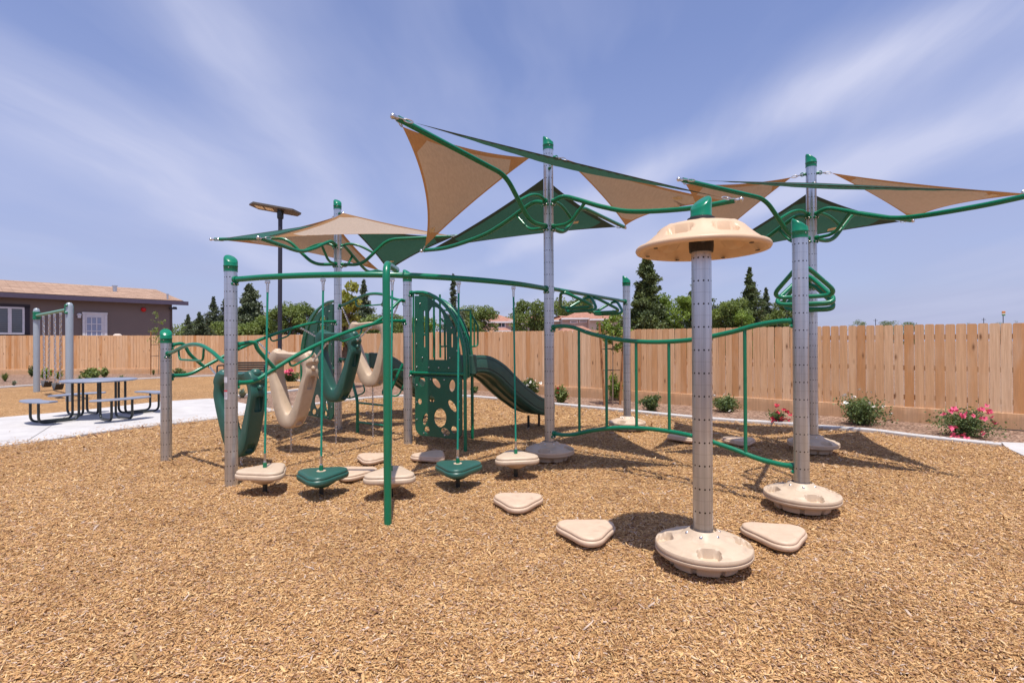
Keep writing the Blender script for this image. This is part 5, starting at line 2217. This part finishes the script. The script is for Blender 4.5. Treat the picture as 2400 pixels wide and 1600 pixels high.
def grab_loop(cv, x0, x1, drop=.10):
    a, b = along(cv, near_px(cv, x0)), along(cv, near_px(cv, x1))
    e = (b - a).normalized()
    mb = MB()
    mb.tube(fillet([a, a - V(0, 0, drop) + e * .03, b - V(0, 0, drop) - e * .03, b], .07, 6), .0125, 10)
    mb.build('grab_loop', green_pipe, t0)


grab_loop(frc, 678, 738)
grab_loop(frc, 795, 848)
grab_loop(rrc, 632, 683)


def tie(P, Q, zs, nm, loop=None, r_=.0225, clampP=True, clampQ=True):
    pts = [lerp(V(P.x, P.y, 0), V(Q.x, Q.y, 0), t) + V(0, 0, z) for t, z in zs]
    cv = catmull(pts, 8)
    mb = MB()
    mb.tube(cv, r_, 14)
    if clampP:
        clamp(mb, P, pts[0].z, cv[3] - cv[0])
    if clampQ:
        clamp(mb, Q, pts[-1].z, cv[-4] - cv[-1])
    mb.build(nm, [green_pipe, steel], t0)
    if loop:
        a, b = along(cv, loop[0]), along(cv, loop[1])
        mb = MB()
        e = (b - a).normalized()
        zl = min(a.z, b.z) - .13
        mb.tube(fillet([a, V(a.x, a.y, zl) + e * .03, V(b.x, b.y, zl) - e * .03, b], .06, 6), .0125, 10)
        mb.build('grab_loop', green_pipe, t0)
    return cv


abL = (B_ - A_).length
f0 = PR / abL
tie(A_, B_, ((f0, 1.39), (.14, 1.415), (.30, 1.475), (.45, 1.505), (.60, 1.49), (.75, 1.42), (.88, 1.33), (1 - f0, 1.30)), 'arched_tie', (.22, .60))
jd = tie(J_, D_, ((f0, 2.16), (.14, 2.18), (.32, 2.26), (.50, 2.30), (.68, 2.27), (.84, 2.18), (1 - f0, 2.13)), 'arched_tie', (.30, .68))
# short curved braces joining each end post to its rail
q = along(frc, near_px(frc, 643))
mb = MB()
pb_ = V(B_.x, B_.y, 1.50)
e = V(q.x - B_.x, q.y - B_.y, 0).normalized()
mb.tube(catmull([pb_ + e * PR, pb_ + e * .25 + V(0, 0, .02), lerp(pb_, q, .62) + V(0, 0, .10), q], 7), .0225, 14)
clamp(mb, B_, 1.50, e)
mb.build('curved_brace', [green_pipe, steel], t0)
q = along(rrc, near_px(rrc, 478))
pb_ = V(A_.x, A_.y, 1.50)
e = V(q.x - A_.x, q.y - A_.y, 0).normalized()
mb = MB()
mb.tube(catmull([pb_ + e * PR, pb_ + e * .2 + V(0, 0, .01), lerp(pb_, q, .62) + V(0, 0, .06), q], 7), .0225, 14)
clamp(mb, A_, 1.50, e)
mb.build('curved_brace', [green_pipe, steel], t0)
q = along(frc, near_px(frc, 873))
pb_ = V(D_.x, D_.y, 2.13)
e = V(q.x - D_.x, q.y - D_.y, 0).normalized()
mb = MB()
mb.tube(catmull([pb_ + e * PR, pb_ + e * .16 + V(0, 0, -.01), lerp(pb_, q, .70) + V(0, 0, .0), q], 7), .0225, 14)
mb.build('curved_brace', green_pipe, t0)

# chain rings


def ring_loops():
    """outer and inner outlines (s, z), origin at the bottom of the ring"""
    outer = [(0, -.01), (.12, .02), (.21, .16), (.285, .40), (.335, .60), (.372, .76), (.352, .86), (.372, .93), (.30, 1.035), (.20, 1.015), (0, 1.02)]
    inner = [(0, .19), (.04, .215), (.105, .33), (.180, .52), (.225, .63), (.252, .72), (.255, .80), (.225, .865), (.15, .890), (.07, .895), (0, .895)]

    def full(h):
        R_ = [V(a, 0, b) for a, b in h]
        L_ = [V(-a, 0, b) for a, b in h[1:-1]][::-1]
        return catmull(R_ + L_, 4, closed=True)
    return full(outer), full(inner)


RO, RI = ring_loops()


def chain_ring(cpx, cpy, t_path, m_, label, fa, ra, width_dir, tilt=0.0, anchor=True, foot=None, Y=None, orient=0.0, scale=1.0):
    c_ = D(cpx, cpy, Y)
    s_dir = V(math.cos(orient), math.sin(orient), 0)
    n_dir = V(-s_dir.y, s_dir.x, 0)
    org = V(c_.x, c_.y, c_.z - .52 * scale)
    t1 = thing('hanging_ring', V(org.x, org.y, 0), label, 'hanging ring', 'moulded rings hung on chains between the rails')
    mb = MB()
    rings = []
    N = len(RO)
    ct, st_ = math.cos(tilt), math.sin(tilt)
    for k in range(N):
        o_, i_ = RO[k] * scale, RI[k] * scale
        ring = []
        m2 = (o_ + i_) / 2
        dd_ = (o_ - i_) / 2
        zf = o_.z / scale
        dep = (.098 + .018 * (1 - abs(zf - .6))) * scale
        for j in range(16):
            a = 2 * PI * j / 16
            ca, sa_ = math.cos(a), math.sin(a)
            pe = .40
            u_ = math.copysign(abs(ca) ** pe, ca)
            v_ = math.copysign(abs(sa_) ** pe, sa_)
            # inner side narrower than the outer
            wv_ = dep * (1.0 + .0 * u_) * v_ * (1 - .18 * (1 - u_) / 2)
            p_ = m2 + dd_ * u_
            s2_, z2_ = p_.x, p_.z
            ring.append(org + s_dir * (s2_ * ct - (z2_ - .52) * st_) + V(0, 0, s2_ * st_ + (z2_ - .52) * ct + .52) + n_dir * wv_)
        rings.append(ring)
    mb.loft(rings, wrap=True, caps=False)

    def wpos(s2_, z2_, n2_=0.0):
        s2_, z2_ = s2_ * scale, z2_ * scale
        return org + s_dir * (s2_ * ct - (z2_ - .52) * st_) + V(0, 0, s2_ * st_ + (z2_ - .52) * ct + .52) + n_dir * n2_
    # shoulder bosses for the chains
    ro = mb.build('ring', m_, t1, ang=60)
    cut = MB()
    for sg in (-1, 1):
        for (s0, z0, s1, z1, wd_) in ((.275, .56, .345, .69, .055),):
            pa_, pb_3 = wpos(sg * s0, z0), wpos(sg * s1, z1)
            al = (wpos(sg * (s1 + .012), z1 + .10) - wpos(sg * (s0 + .012), z0)).normalized()
            outv = V(0, 0, 1).cross(n_dir)
            outv = (wpos(sg * .5, .62) - wpos(sg * .2, .62)).normalized()
            al = (al - outv * al.dot(outv)).normalized() * 1.0
            cc = wpos(sg * .345, .63)
            cut.box(cc + outv * .02, (.15, .105, .19), (outv, n_dir, al), bev=.018)
        cc = wpos(sg * .17, .10)
        outv = (wpos(sg * .30, -.02) - wpos(sg * .10, .18)).normalized()
        al = n_dir.cross(outv).normalized()
        cut.box(cc + outv * .035, (.12, .11, .14), (outv, n_dir, al), bev=.018)
    bool_diff(ro, cut)
    mb = MB()
    for sg in (-1, 1):
        mb.ball(wpos(sg * .30, 1.0), .055, 8, sc=(1.2, 1.2, 1.1))
        mb.ball(wpos(sg * .375, .83), .035, 8)
    b_ = mb.build('chain_boss', m_, t1)
    # chains to the rails
    for sg, target in ((-1, ra), (1, fa)):
        mb = MB()
        st0 = wpos(sg * .365, .92)
        chain_mb(mb, target - V(0, 0, .03), st0, .045, .0055, .016)
        mb.ball(st0, .02, 6)
        mb.box(target - V(0, 0, .03), (.02, .02, .05))
        mb.build('chain', steel, t1)
    mb = MB()
    bot_ = wpos(0, 0.02)
    chain_mb(mb, bot_, V(bot_.x, bot_.y, .0), .045, .0055, .016)
    mb.ball(bot_, .02, 6)
    mb.build('ground_chain', steel, t1)
    return t1


dirBA = V(B_.x - A_.x, B_.y - A_.y, 0).normalized()
oA = math.atan2(dirBA.y, dirBA.x)
chain_ring(563, 967, .2, green_plastic, 'dark green chain hung ring beside the tall left post', along(frc, near_px(frc, 647)), along(rrc, near_px(rrc, 490)), None, R(2), Y=6.30, orient=oA + R(12))
chain_ring(685, 911, .5, beige_plastic, 'large beige chain hung ring left of the bent pipe', along(frc, near_px(frc, 768)), along(rrc, near_px(rrc, 607)), None, R(-3), Y=7.0, orient=oA + R(14))
chain_ring(790, 858, .77, green_plastic, 'dark green chain hung ring in front of the left shade post', along(frc, near_px(frc, 869)), along(rrc, near_px(rrc, 705)), None, R(-3), Y=7.62, orient=oA + R(14))
chain_ring(870, 828, 1.0, beige_plastic, 'beige chain hung ring behind the bent pipe', along(jd, .90), along(jd, .07), None, R(3), Y=8.15, orient=oA + R(16))

# ------------------------------------------------------------------ hourglass bar climber between E and G
E_, G_ = POS['E'], POS['G']
t0 = thing('bar_climber', (E_ + G_) / 2, 'curved green two rail climber with upright bars between the central and right posts', 'climber')
eg = V(G_.x - E_.x, G_.y - E_.y, 0)
LEG = eg.length
eg.normalize()


def eg_at(t, z):
    return V(E_.x, E_.y, z) + eg * (LEG * t)


f0 = PR / LEG
topz = ((f0, 1.70), (.06, 1.71), (.13, 1.69), (.22, 1.61), (.35, 1.535), (.50, 1.505), (.65, 1.525), (.78, 1.59), (.87, 1.655), (.94, 1.685), (1 - f0, 1.685))
botz = ((f0, .365), (.06, .36), (.13, .385), (.22, .46), (.35, .535), (.50, .565), (.65, .545), (.78, .475), (.87, .41), (.94, .385), (1 - f0, .385))
tcv = catmull([eg_at(*q) for q in topz], 6)
bcv = catmull([eg_at(*q) for q in botz], 6)
for cv in (tcv, bcv):
    mb = MB()
    mb.tube(cv, .0235, 14)
    clamp(mb, E_, cv[0].z, eg)
    clamp(mb, G_, cv[-1].z, -eg)
    mb.build('rail', [green_pipe, steel], t0)


def z_on(cv, t):
    x = E_.x + eg.x * LEG * t
    for a, b in zip(cv[:-1], cv[1:]):
        if a.x <= x <= b.x:
            return a.z + (b.z - a.z) * (x - a.x) / (b.x - a.x)
    return cv[0].z


for k in range(6):
    t = .161 + k * .1345
    mb = MB()
    mb.tube([eg_at(t, z_on(bcv, t)), eg_at(t, z_on(tcv, t))], .0165, 12)
    mb.build('upright_bar', green_pipe, t0)

# ------------------------------------------------------------------ triangle rung ladders


def tri_ladder(P, Q, z, label, ap, hw=.30, drop=.36):
    t0 = thing('overhead_ladder', (P + Q) / 2, label, 'overhead ladder', 'overhead pipes with hanging triangle rungs')
    d_ = V(Q.x - P.x, Q.y - P.y, 0)
    L = d_.length
    d_.normalize()
    n_ = V(-d_.y, d_.x, 0)

    def at(s_, o_, zz_):
        return V(P.x, P.y, zz_) + d_ * s_ + n_ * o_
    mb = MB()
    mb.tube([at(PR, 0, z), at(L - PR, 0, z)], .026, 14)
    clamp(mb, P, z, d_, .028)
    clamp(mb, Q, z, -d_, .028)
    mb.build('spine', [green_pipe, steel], t0)
    for (sa_, sb_) in ap:
        mb = MB()
        dr2 = drop * (.82, 1.0, .88, 1.0, .94)[ap.index((sa_, sb_)) % 5]
        loop = fillet([at(sa_, -.0, z), at(sb_, -hw, z - dr2), at(sb_, hw, z - dr2)], .16, 8, closed=True)
        mb.tube(loop, .0215, 12, closed=True)
        mb.build('triangle_rung', green_pipe, t0)


tri_ladder(POS['E'], POS['I'], 2.195, 'overhead green pipe with triangle rungs behind the central post', ((.32, .80), (1.22, .86), (1.28, 1.76), (2.20, 1.82)), .28, .25)
tri_ladder(POS['G'], POS['H'], 2.24, 'overhead green pipe with nested triangle rungs behind the right post', ((.25, .62), (1.10, .72), (1.20, 1.60), (2.05, 1.72), (2.15, 2.45)), .30, .36)

# ------------------------------------------------------------------ play towers (arched hoods, panels, decks)


def wp2(P, e, s_, z, n_=V(0, 0, 0), o_=0.0):
    return V(P.x, P.y, z) + e * s_ + n_ * o_


def tower(P, e, q, L, label, offs, zt=2.25, zk=1.18, mirror=False, full=True, slit=True):
    """front plane runs from post P along e for L; arches repeated backward along q"""
    t0 = thing('play_tower', V(P.x, P.y, 0), label, 'play tower', 'arched climbing towers')
    nb = V(-e.y, e.x, 0)
    if nb.y < 0:
        nb = -nb
    s0 = .20
    for k, o_ in enumerate(offs):
        base = V(P.x, P.y, 0) + q * o_
        pts = []
        st = PR if k == 0 else .12
        pts.append(base + e * st + V(0, 0, zt))
        for i in range(0, 13):
            th = PI / 2 * i / 12
            pts.append(base + e * (s0 + (L - s0) * math.sin(th)) + V(0, 0, zk + (zt - zk) * math.cos(th)))
        pts.append(base + e * L + V(0, 0, -.05 if k in (0, len(offs) - 1) else 1.0))
        mb = MB()
        mb.tube(pts, .024 if k in (0, len(offs) - 1) else .018, 12)
        if k == 0:
            clamp(mb, P, zt, e)
        mb.build('arch_pipe', [green_pipe, steel], t0)
    # cross pipes
    mb = MB()
    for th in (R(28), R(62)):
        a = V(P.x, P.y, 0) + e * (s0 + (L - s0) * math.sin(th)) + V(0, 0, zk + (zt - zk) * math.cos(th) - .02)
        mb.tube([a + q * offs[0], a + q * offs[-1]], .014, 10)
    mb.build('cross_pipe', green_pipe, t0)
    mb = MB()
    mb.tube([wp2(P, e, PR, 1.075), wp2(P, e, L, 1.075)], .024, 12)
    clamp(mb, P, 1.075, e)
    mb.build('front_beam', [green_pipe, steel], t0)
    # left vertical frame pipe
    mb = MB()
    mb.tube([wp2(P, e, .115, 1.10), wp2(P, e, .115, zt - .02)], .014, 10)
    mb.build('frame_pipe', green_pipe, t0)
    # upper panel with window
    bo = V(P.x, P.y, 0)
    th_ = .019
    arch = []
    for i in range(0, 13):
        th = PI / 2 * i / 12
        arch.append((s0 - .02 + (L - .045 - s0) * math.sin(th), zk + (zt - .05 - zk) * math.cos(th)))
    poly = [(.15, 1.10), (L - .045, 1.10), (L - .045, zk)] + arch[::-1][1:] + [(.15, zt - .05)]
    mb = MB()
    mb.prism(poly, -.012, th_ - .012, bo, (e, V(0, 0, 1), nb))
    up = mb.build('window_panel', green_panel, t0, ang=30)
    cut = MB()
    CA = (e, V(0, 0, 1), nb)
    wl, wr = .41, .74
    wpoly = [(wl, 1.27), (wr + .0, 1.27), (wr, 1.62)]
    for i in range(8):
        th = PI / 2 * (1 - i / 7)
        wpoly.append((wl + .11 + (wr - wl - .11) * math.sin(th), 1.62 + .40 * math.cos(th)))
    wpoly += [(wl + .05, 2.02), (wl + .0, 1.96)]
    cut.prism(wpoly, -.1, .1, bo, CA)
    for (sx_, z0, z1) in ((.33, 1.46, 1.60), (.33, 1.66, 1.80), (.33, 1.84, 1.96), (.83, 1.46, 1.62)):
        n_ = 8
        pl_ = [(sx_ + .018 * math.cos(a), z1 + .018 * math.sin(a)) for a in [PI * i / n_ for i in range(n_ + 1)]] + [(sx_ + .018 * math.cos(a), z0 + .018 * math.sin(a)) for a in [PI + PI * i / n_ for i in range(n_ + 1)]]
        cut.prism(pl_, -.1, .1, bo, CA)
    bool_diff(up, cut)
    # lower panel with bubble holes
    c_ = .13
    poly = [(.15, 1.03), (L - .05, 1.03)]
    for (cx_, a0_) in ((L - .05 - c_, 0), (.15 + c_, -PI / 2)):
        for i in range(7):
            a = a0_ - PI / 2 * i / 6
            poly.append((cx_ + c_ * math.cos(a), .17 + c_ + c_ * math.sin(a)))
    mb = MB()
    mb.prism(poly, -.012, th_ - .012, bo, (e, V(0, 0, 1), nb))
    lp = mb.build('bubble_panel', green_panel, t0, ang=30)
    cut = MB()
    sc_ = (L - .2) / .90
    for (sx_, z_, ra_, rb_, ro_) in ((.27, .92, .075, .062, 1.5), (.55, .91, .095, .048, -.7), (.85, .88, .085, .055, 1.4), (.46, .68, .055, .05, 0), (.22, .63, .045, .042, 0), (.85, .60, .10, .050, -.8),
                                     (.33, .38, .09, .045, 1.2), (.62, .42, .135, .115, 1.4), (.36, .10 + .04, .052, .05, .5), (.88, .27, .055, .05, 0), (.72, .12 + .08, .085, .05, -.25)):
        sx_ = .15 + (sx_ - .13) * sc_
        z_ = z_ + .03 if z_ > .2 else .26
        n_ = 20
        pl_ = []
        for i in range(n_):
            a = 2 * PI * i / n_
            x_, y_ = ra_ * math.cos(a), rb_ * math.sin(a)
            pl_.append((sx_ + x_ * math.cos(ro_) - y_ * math.sin(ro_), z_ + x_ * math.sin(ro_) + y_ * math.cos(ro_)))
        cut.prism(pl_, -.1, .1, bo, CA)
    bool_diff(lp, cut)
    # bolts on the panels
    mb = MB()
    for (s_, z_) in ((.19, .90), (.19, .65), (.19, .4), (L - .09, .95), (L - .09, .7), (L - .09, .45), (.45, .99), (.7, .99), (.32, .21), (.70, .21),
                     (.19, 1.16), (.42, 1.16), (.6, 1.16), (.78, 1.16), (.95, 1.16), (.19, 1.5), (.19, 1.85), (.26, 2.08), (L - .12, 1.4), (.83, 1.72), (.3, 1.3), (.8, 1.3)):
        mb.ball(wp2(P, e, s_, z_, nb, -.018), .011, 5)
    mb.build('panel_bolts', steel, t0)
    # deck
    mb = MB()
    a, b = offs[0] + .03, offs[-1]
    cs = [bo + e * .10 + q * a, bo + e * (L - .02) + q * a, bo + e * (L - .02) + q * b, bo + e * .10 + q * b]
    mb.prism([(p_.x, p_.y) for p_ in cs], 1.00, 1.06)
    mb.build('deck', green_plastic, t0, smooth=False)
    # rear and side guard bars
    for k in range(3):
        c0 = bo + q * offs[-1] + e * (.30 + k * .22)
        mb = MB()
        mb.tube([c0 + V(0, 0, 1.06), c0 + V(0, 0, 1.95)], .014, 10)
        mb.build('guard_bar', green_pipe, t0)
    return t0


P1 = V(-.648, 7.04, 0)
e1 = V(P1.x - D_.x, P1.y - D_.y, 0)
L1 = e1.length
e1.normalize()
q1 = V(.03, 1.0, 0).normalized()
tw1 = tower(D_, e1, q1, L1, 'arched climbing tower with windowed green panel and bubble panel right of centre', (0, .16, .42, .68, .90))
P2 = V(-3.96, 9.72, 0)
e2 = V(P2.x - J_.x, P2.y - J_.y, 0)
L2 = e2.length
e2.normalize()
q2 = V(-.42, .9, 0).normalized()
tw2 = tower(J_, e2, q2, L2, 'arched climbing tower half hidden behind the chain rings and left shade post', (0, .2, .5, .85))
# hood rails at the slide entrance
c0 = V(-.62, 7.95, 0)
dsl = V(.70, .714, 0).normalized()
nsl = V(dsl.y, -dsl.x, 0)
for (xa, xb, yt1, yt2, yb_, dY) in ((1103, 1120, 734, 762, 812, 7.85), (1031, 1052, 744, 764, 812, 8.45)):
    mb = MB()
    mb.tube(fillet([D(xa, yt1, dY), D(xb, yt2, dY + .05), D(xb, yb_ - 1, dY + .05), D(xa, yb_, dY)], .05, 5), .014, 10)
    mb.tube([D((xa + xb) / 2, (yt1 + yt2) / 2, dY + .02), D((xa + xb) / 2, yb_, dY + .02)], .012, 8)
    mb.build('hood_rail', green_pipe, tw1)
    mb = MB()
    mb.tube([D(xa, 690 if xa < 1060 else 726, dY), D(xa + 1, 838, dY)], .017, 10)
    mb.build('hood_post', green_pipe, tw1)
mb = MB()
mb.tube([D(1017, 700, 8.3), D(1017, 838, 8.3)], .017, 10)
mb.build('hood_post', green_pipe, tw1)
mb = MB()
mb.tube([D(1031, 727, 8.45), D(1103, 727, 7.85)], .014, 10)
mb.build('hood_crossbar', green_pipe, tw1)

# ------------------------------------------------------------------ slides


def slide(st, dirv, L, label, z0=1.08, ze=.27, hw=.27, wallh=.24, bend=0.0):
    st = Vector(st)
    d_ = V(dirv[0], dirv[1], 0).normalized()
    n_ = V(d_.y, -d_.x, 0)
    t0 = thing('slide', V(st.x, st.y, 0), label, 'slide', 'double wave slides')
    prof = [(0, 1.0), (.08, 1.0), (.16, .965), (.28, .83), (.40, .62), (.52, .42), (.64, .25), (.74, .12), (.84, .04), (.92, .0), (1.0, -.005)]
    cv = catmull([V(t * L, 0, ze + (z0 - ze) * f_) for t, f_ in prof], 4)
    sec = [(-hw - .02, .0), (-hw - .025, wallh - .03), (-hw - .015, wallh), (-hw + .015, wallh), (-hw + .03, wallh - .03), (-hw + .045, .05), (-hw + .09, .012), (-.10, .0), (-.03, .02), (.03, .02), (.10, .0), (hw - .09, .012), (hw - .045, .05),
           (hw - .03, wallh - .03), (hw - .015, wallh), (hw + .015, wallh), (hw + .025, wallh - .03), (hw + .02, .0), (hw - .01, -.035), (hw - .07, -.045), (hw - .10, -.02), (.08, -.02), (.04, -.045), (-.04, -.045), (-.08, -.02), (-hw + .10, -.02), (-hw + .07, -.045), (-hw + .01, -.035)]
    rings = []
    for i, p in enumerate(cv):
        a, b = cv[max(i - 1, 0)], cv[min(i + 1, len(cv) - 1)]
        tg = (b - a).normalized()
        upn = V(-tg.z, 0, tg.x)
        f_ = i / (len(cv) - 1)
        wf = 1.0 if f_ < .85 else 1.0 - (f_ - .85) * 1.8
        ring = []
        for (x, y) in sec:
            yy = y if y < .06 else y * wf
            q = V(st.x, st.y, 0) + d_ * (p.x + upn.x * yy) + n_ * (x + bend * f_ * f_) + V(0, 0, p.z + upn.z * yy)
            ring.append(q)
        rings.append(ring)
    mb = MB()
    mb.loft(rings)
    ch = mb.build('chute', slide_green, t0, ang=32)
    # dark groove lines moulded along both walls
    for sg in (-1, 1):
        for hh_ in (.045, wallh - .045):
            pts = []
            for i, p in enumerate(cv):
                a, b = cv[max(i - 1, 0)], cv[min(i + 1, len(cv) - 1)]
                tg = (b - a).normalized()
                upn = V(-tg.z, 0, tg.x)
                f_ = i / (len(cv) - 1)
                pts.append(V(st.x, st.y, 0) + d_ * (p.x + upn.x * hh_) + n_ * (sg * (hw + .0235) + bend * f_ * f_) + V(0, 0, p.z + upn.z * hh_))
            mb = MB()
            mb.tube(pts, .0045, 6)
            mb.build('moulded_seam', black_rubber, ch)
    mb = MB()
    mb.box(V(st.x, st.y, 0) + d_ * -.03 + V(0, 0, z0 + .10), (.10, hw * 2 + .07, wallh + .06), (d_, n_, V(0, 0, 1)), bev=.015)
    bx_ = mb.build('entrance_hood', slide_green, t0)
    cutm = MB()
    cutm.box(V(st.x, st.y, 0) + d_ * -.03 + V(0, 0, z0 + .18), (.3, hw * 2 - .06, wallh + .06), (d_, n_, V(0, 0, 1)))
    bool_diff(bx_, cutm)
    for s_ in (.80, .95):
        mb = MB()
        c_ = V(st.x, st.y, 0) + d_ * (L * s_) + n_ * bend * s_ * s_
        mb.tube([c_ + V(0, 0, -.02), c_ + V(0, 0, ze - .04)], .022, 10)
        mb.build('leg', black_metal, t0)
    return t0


slide((-.76, 7.93), dsl, 1.86, 'dark green double wave slide running down to the right from the main tower')
slide((-2.95, 10.25), (.62, .78), 1.9, 'dark green slide half hidden behind the step ladder and middle post')

# ------------------------------------------------------------------ step ladder between D and J
ll_ = G(838, 1016)
lr_ = G(905, 1027)
t0 = thing('step_ladder', (ll_ + lr_) / 2, 'green pipe step ladder with looped handles between the two towers', 'ladder')
lu = V(.28, .96, 0)
for p, s_ in ((ll_, -1), (lr_, 1)):
    mb = MB()
    sd2 = V(.75, -.45, 0) * s_
    kz = D(838, 937, p.y).z
    if s_ < 0:
        top_ = D(820, 872, p.y + .25)
    else:
        top_ = D(945, 852, p.y + .1)
    path = fillet([V(p.x, p.y, -.02), V(p.x, p.y, kz), top_], .1, 5)
    mb.tube(path, .026, 14)
    mb.build('leg', green_pipe, t0)
    ev = (top_ - V(p.x, p.y, kz)).normalized()
    a = V(p.x, p.y, kz) + ev * .08
    b = V(p.x, p.y, kz) + ev * .52
    o2 = V(.16, -.02, .06) if s_ < 0 else V(.17, -.04, -.02)
    for sg in ((1, -1) if s_ < 0 else (1, -.7)):
        mb = MB()
        mb.tube(fillet([a, a + o2 * sg, b + o2 * sg, b], .08, 6), .0125, 10)
        mb.build('handle_loop', green_pipe, t0)
for z_ in (.20, .52):
    mb = MB()
    mb.tube([V(ll_.x, ll_.y, z_), V(lr_.x, lr_.y, z_)], .017, 12)
    mb.build('rung', green_pipe, t0)
mb = MB()
mb.tube([V(J_.x, J_.y, 1.24) + (D_ - J_).normalized() * PR, V(J_.x, J_.y, 1.24) + (D_ - J_).normalized() * .22], .022, 12)
clamp(mb, J_, 1.24, D_ - J_)
mb.build('stub_rail', [green_pipe, steel], t0)

print('objects', len(bpy.data.objects))
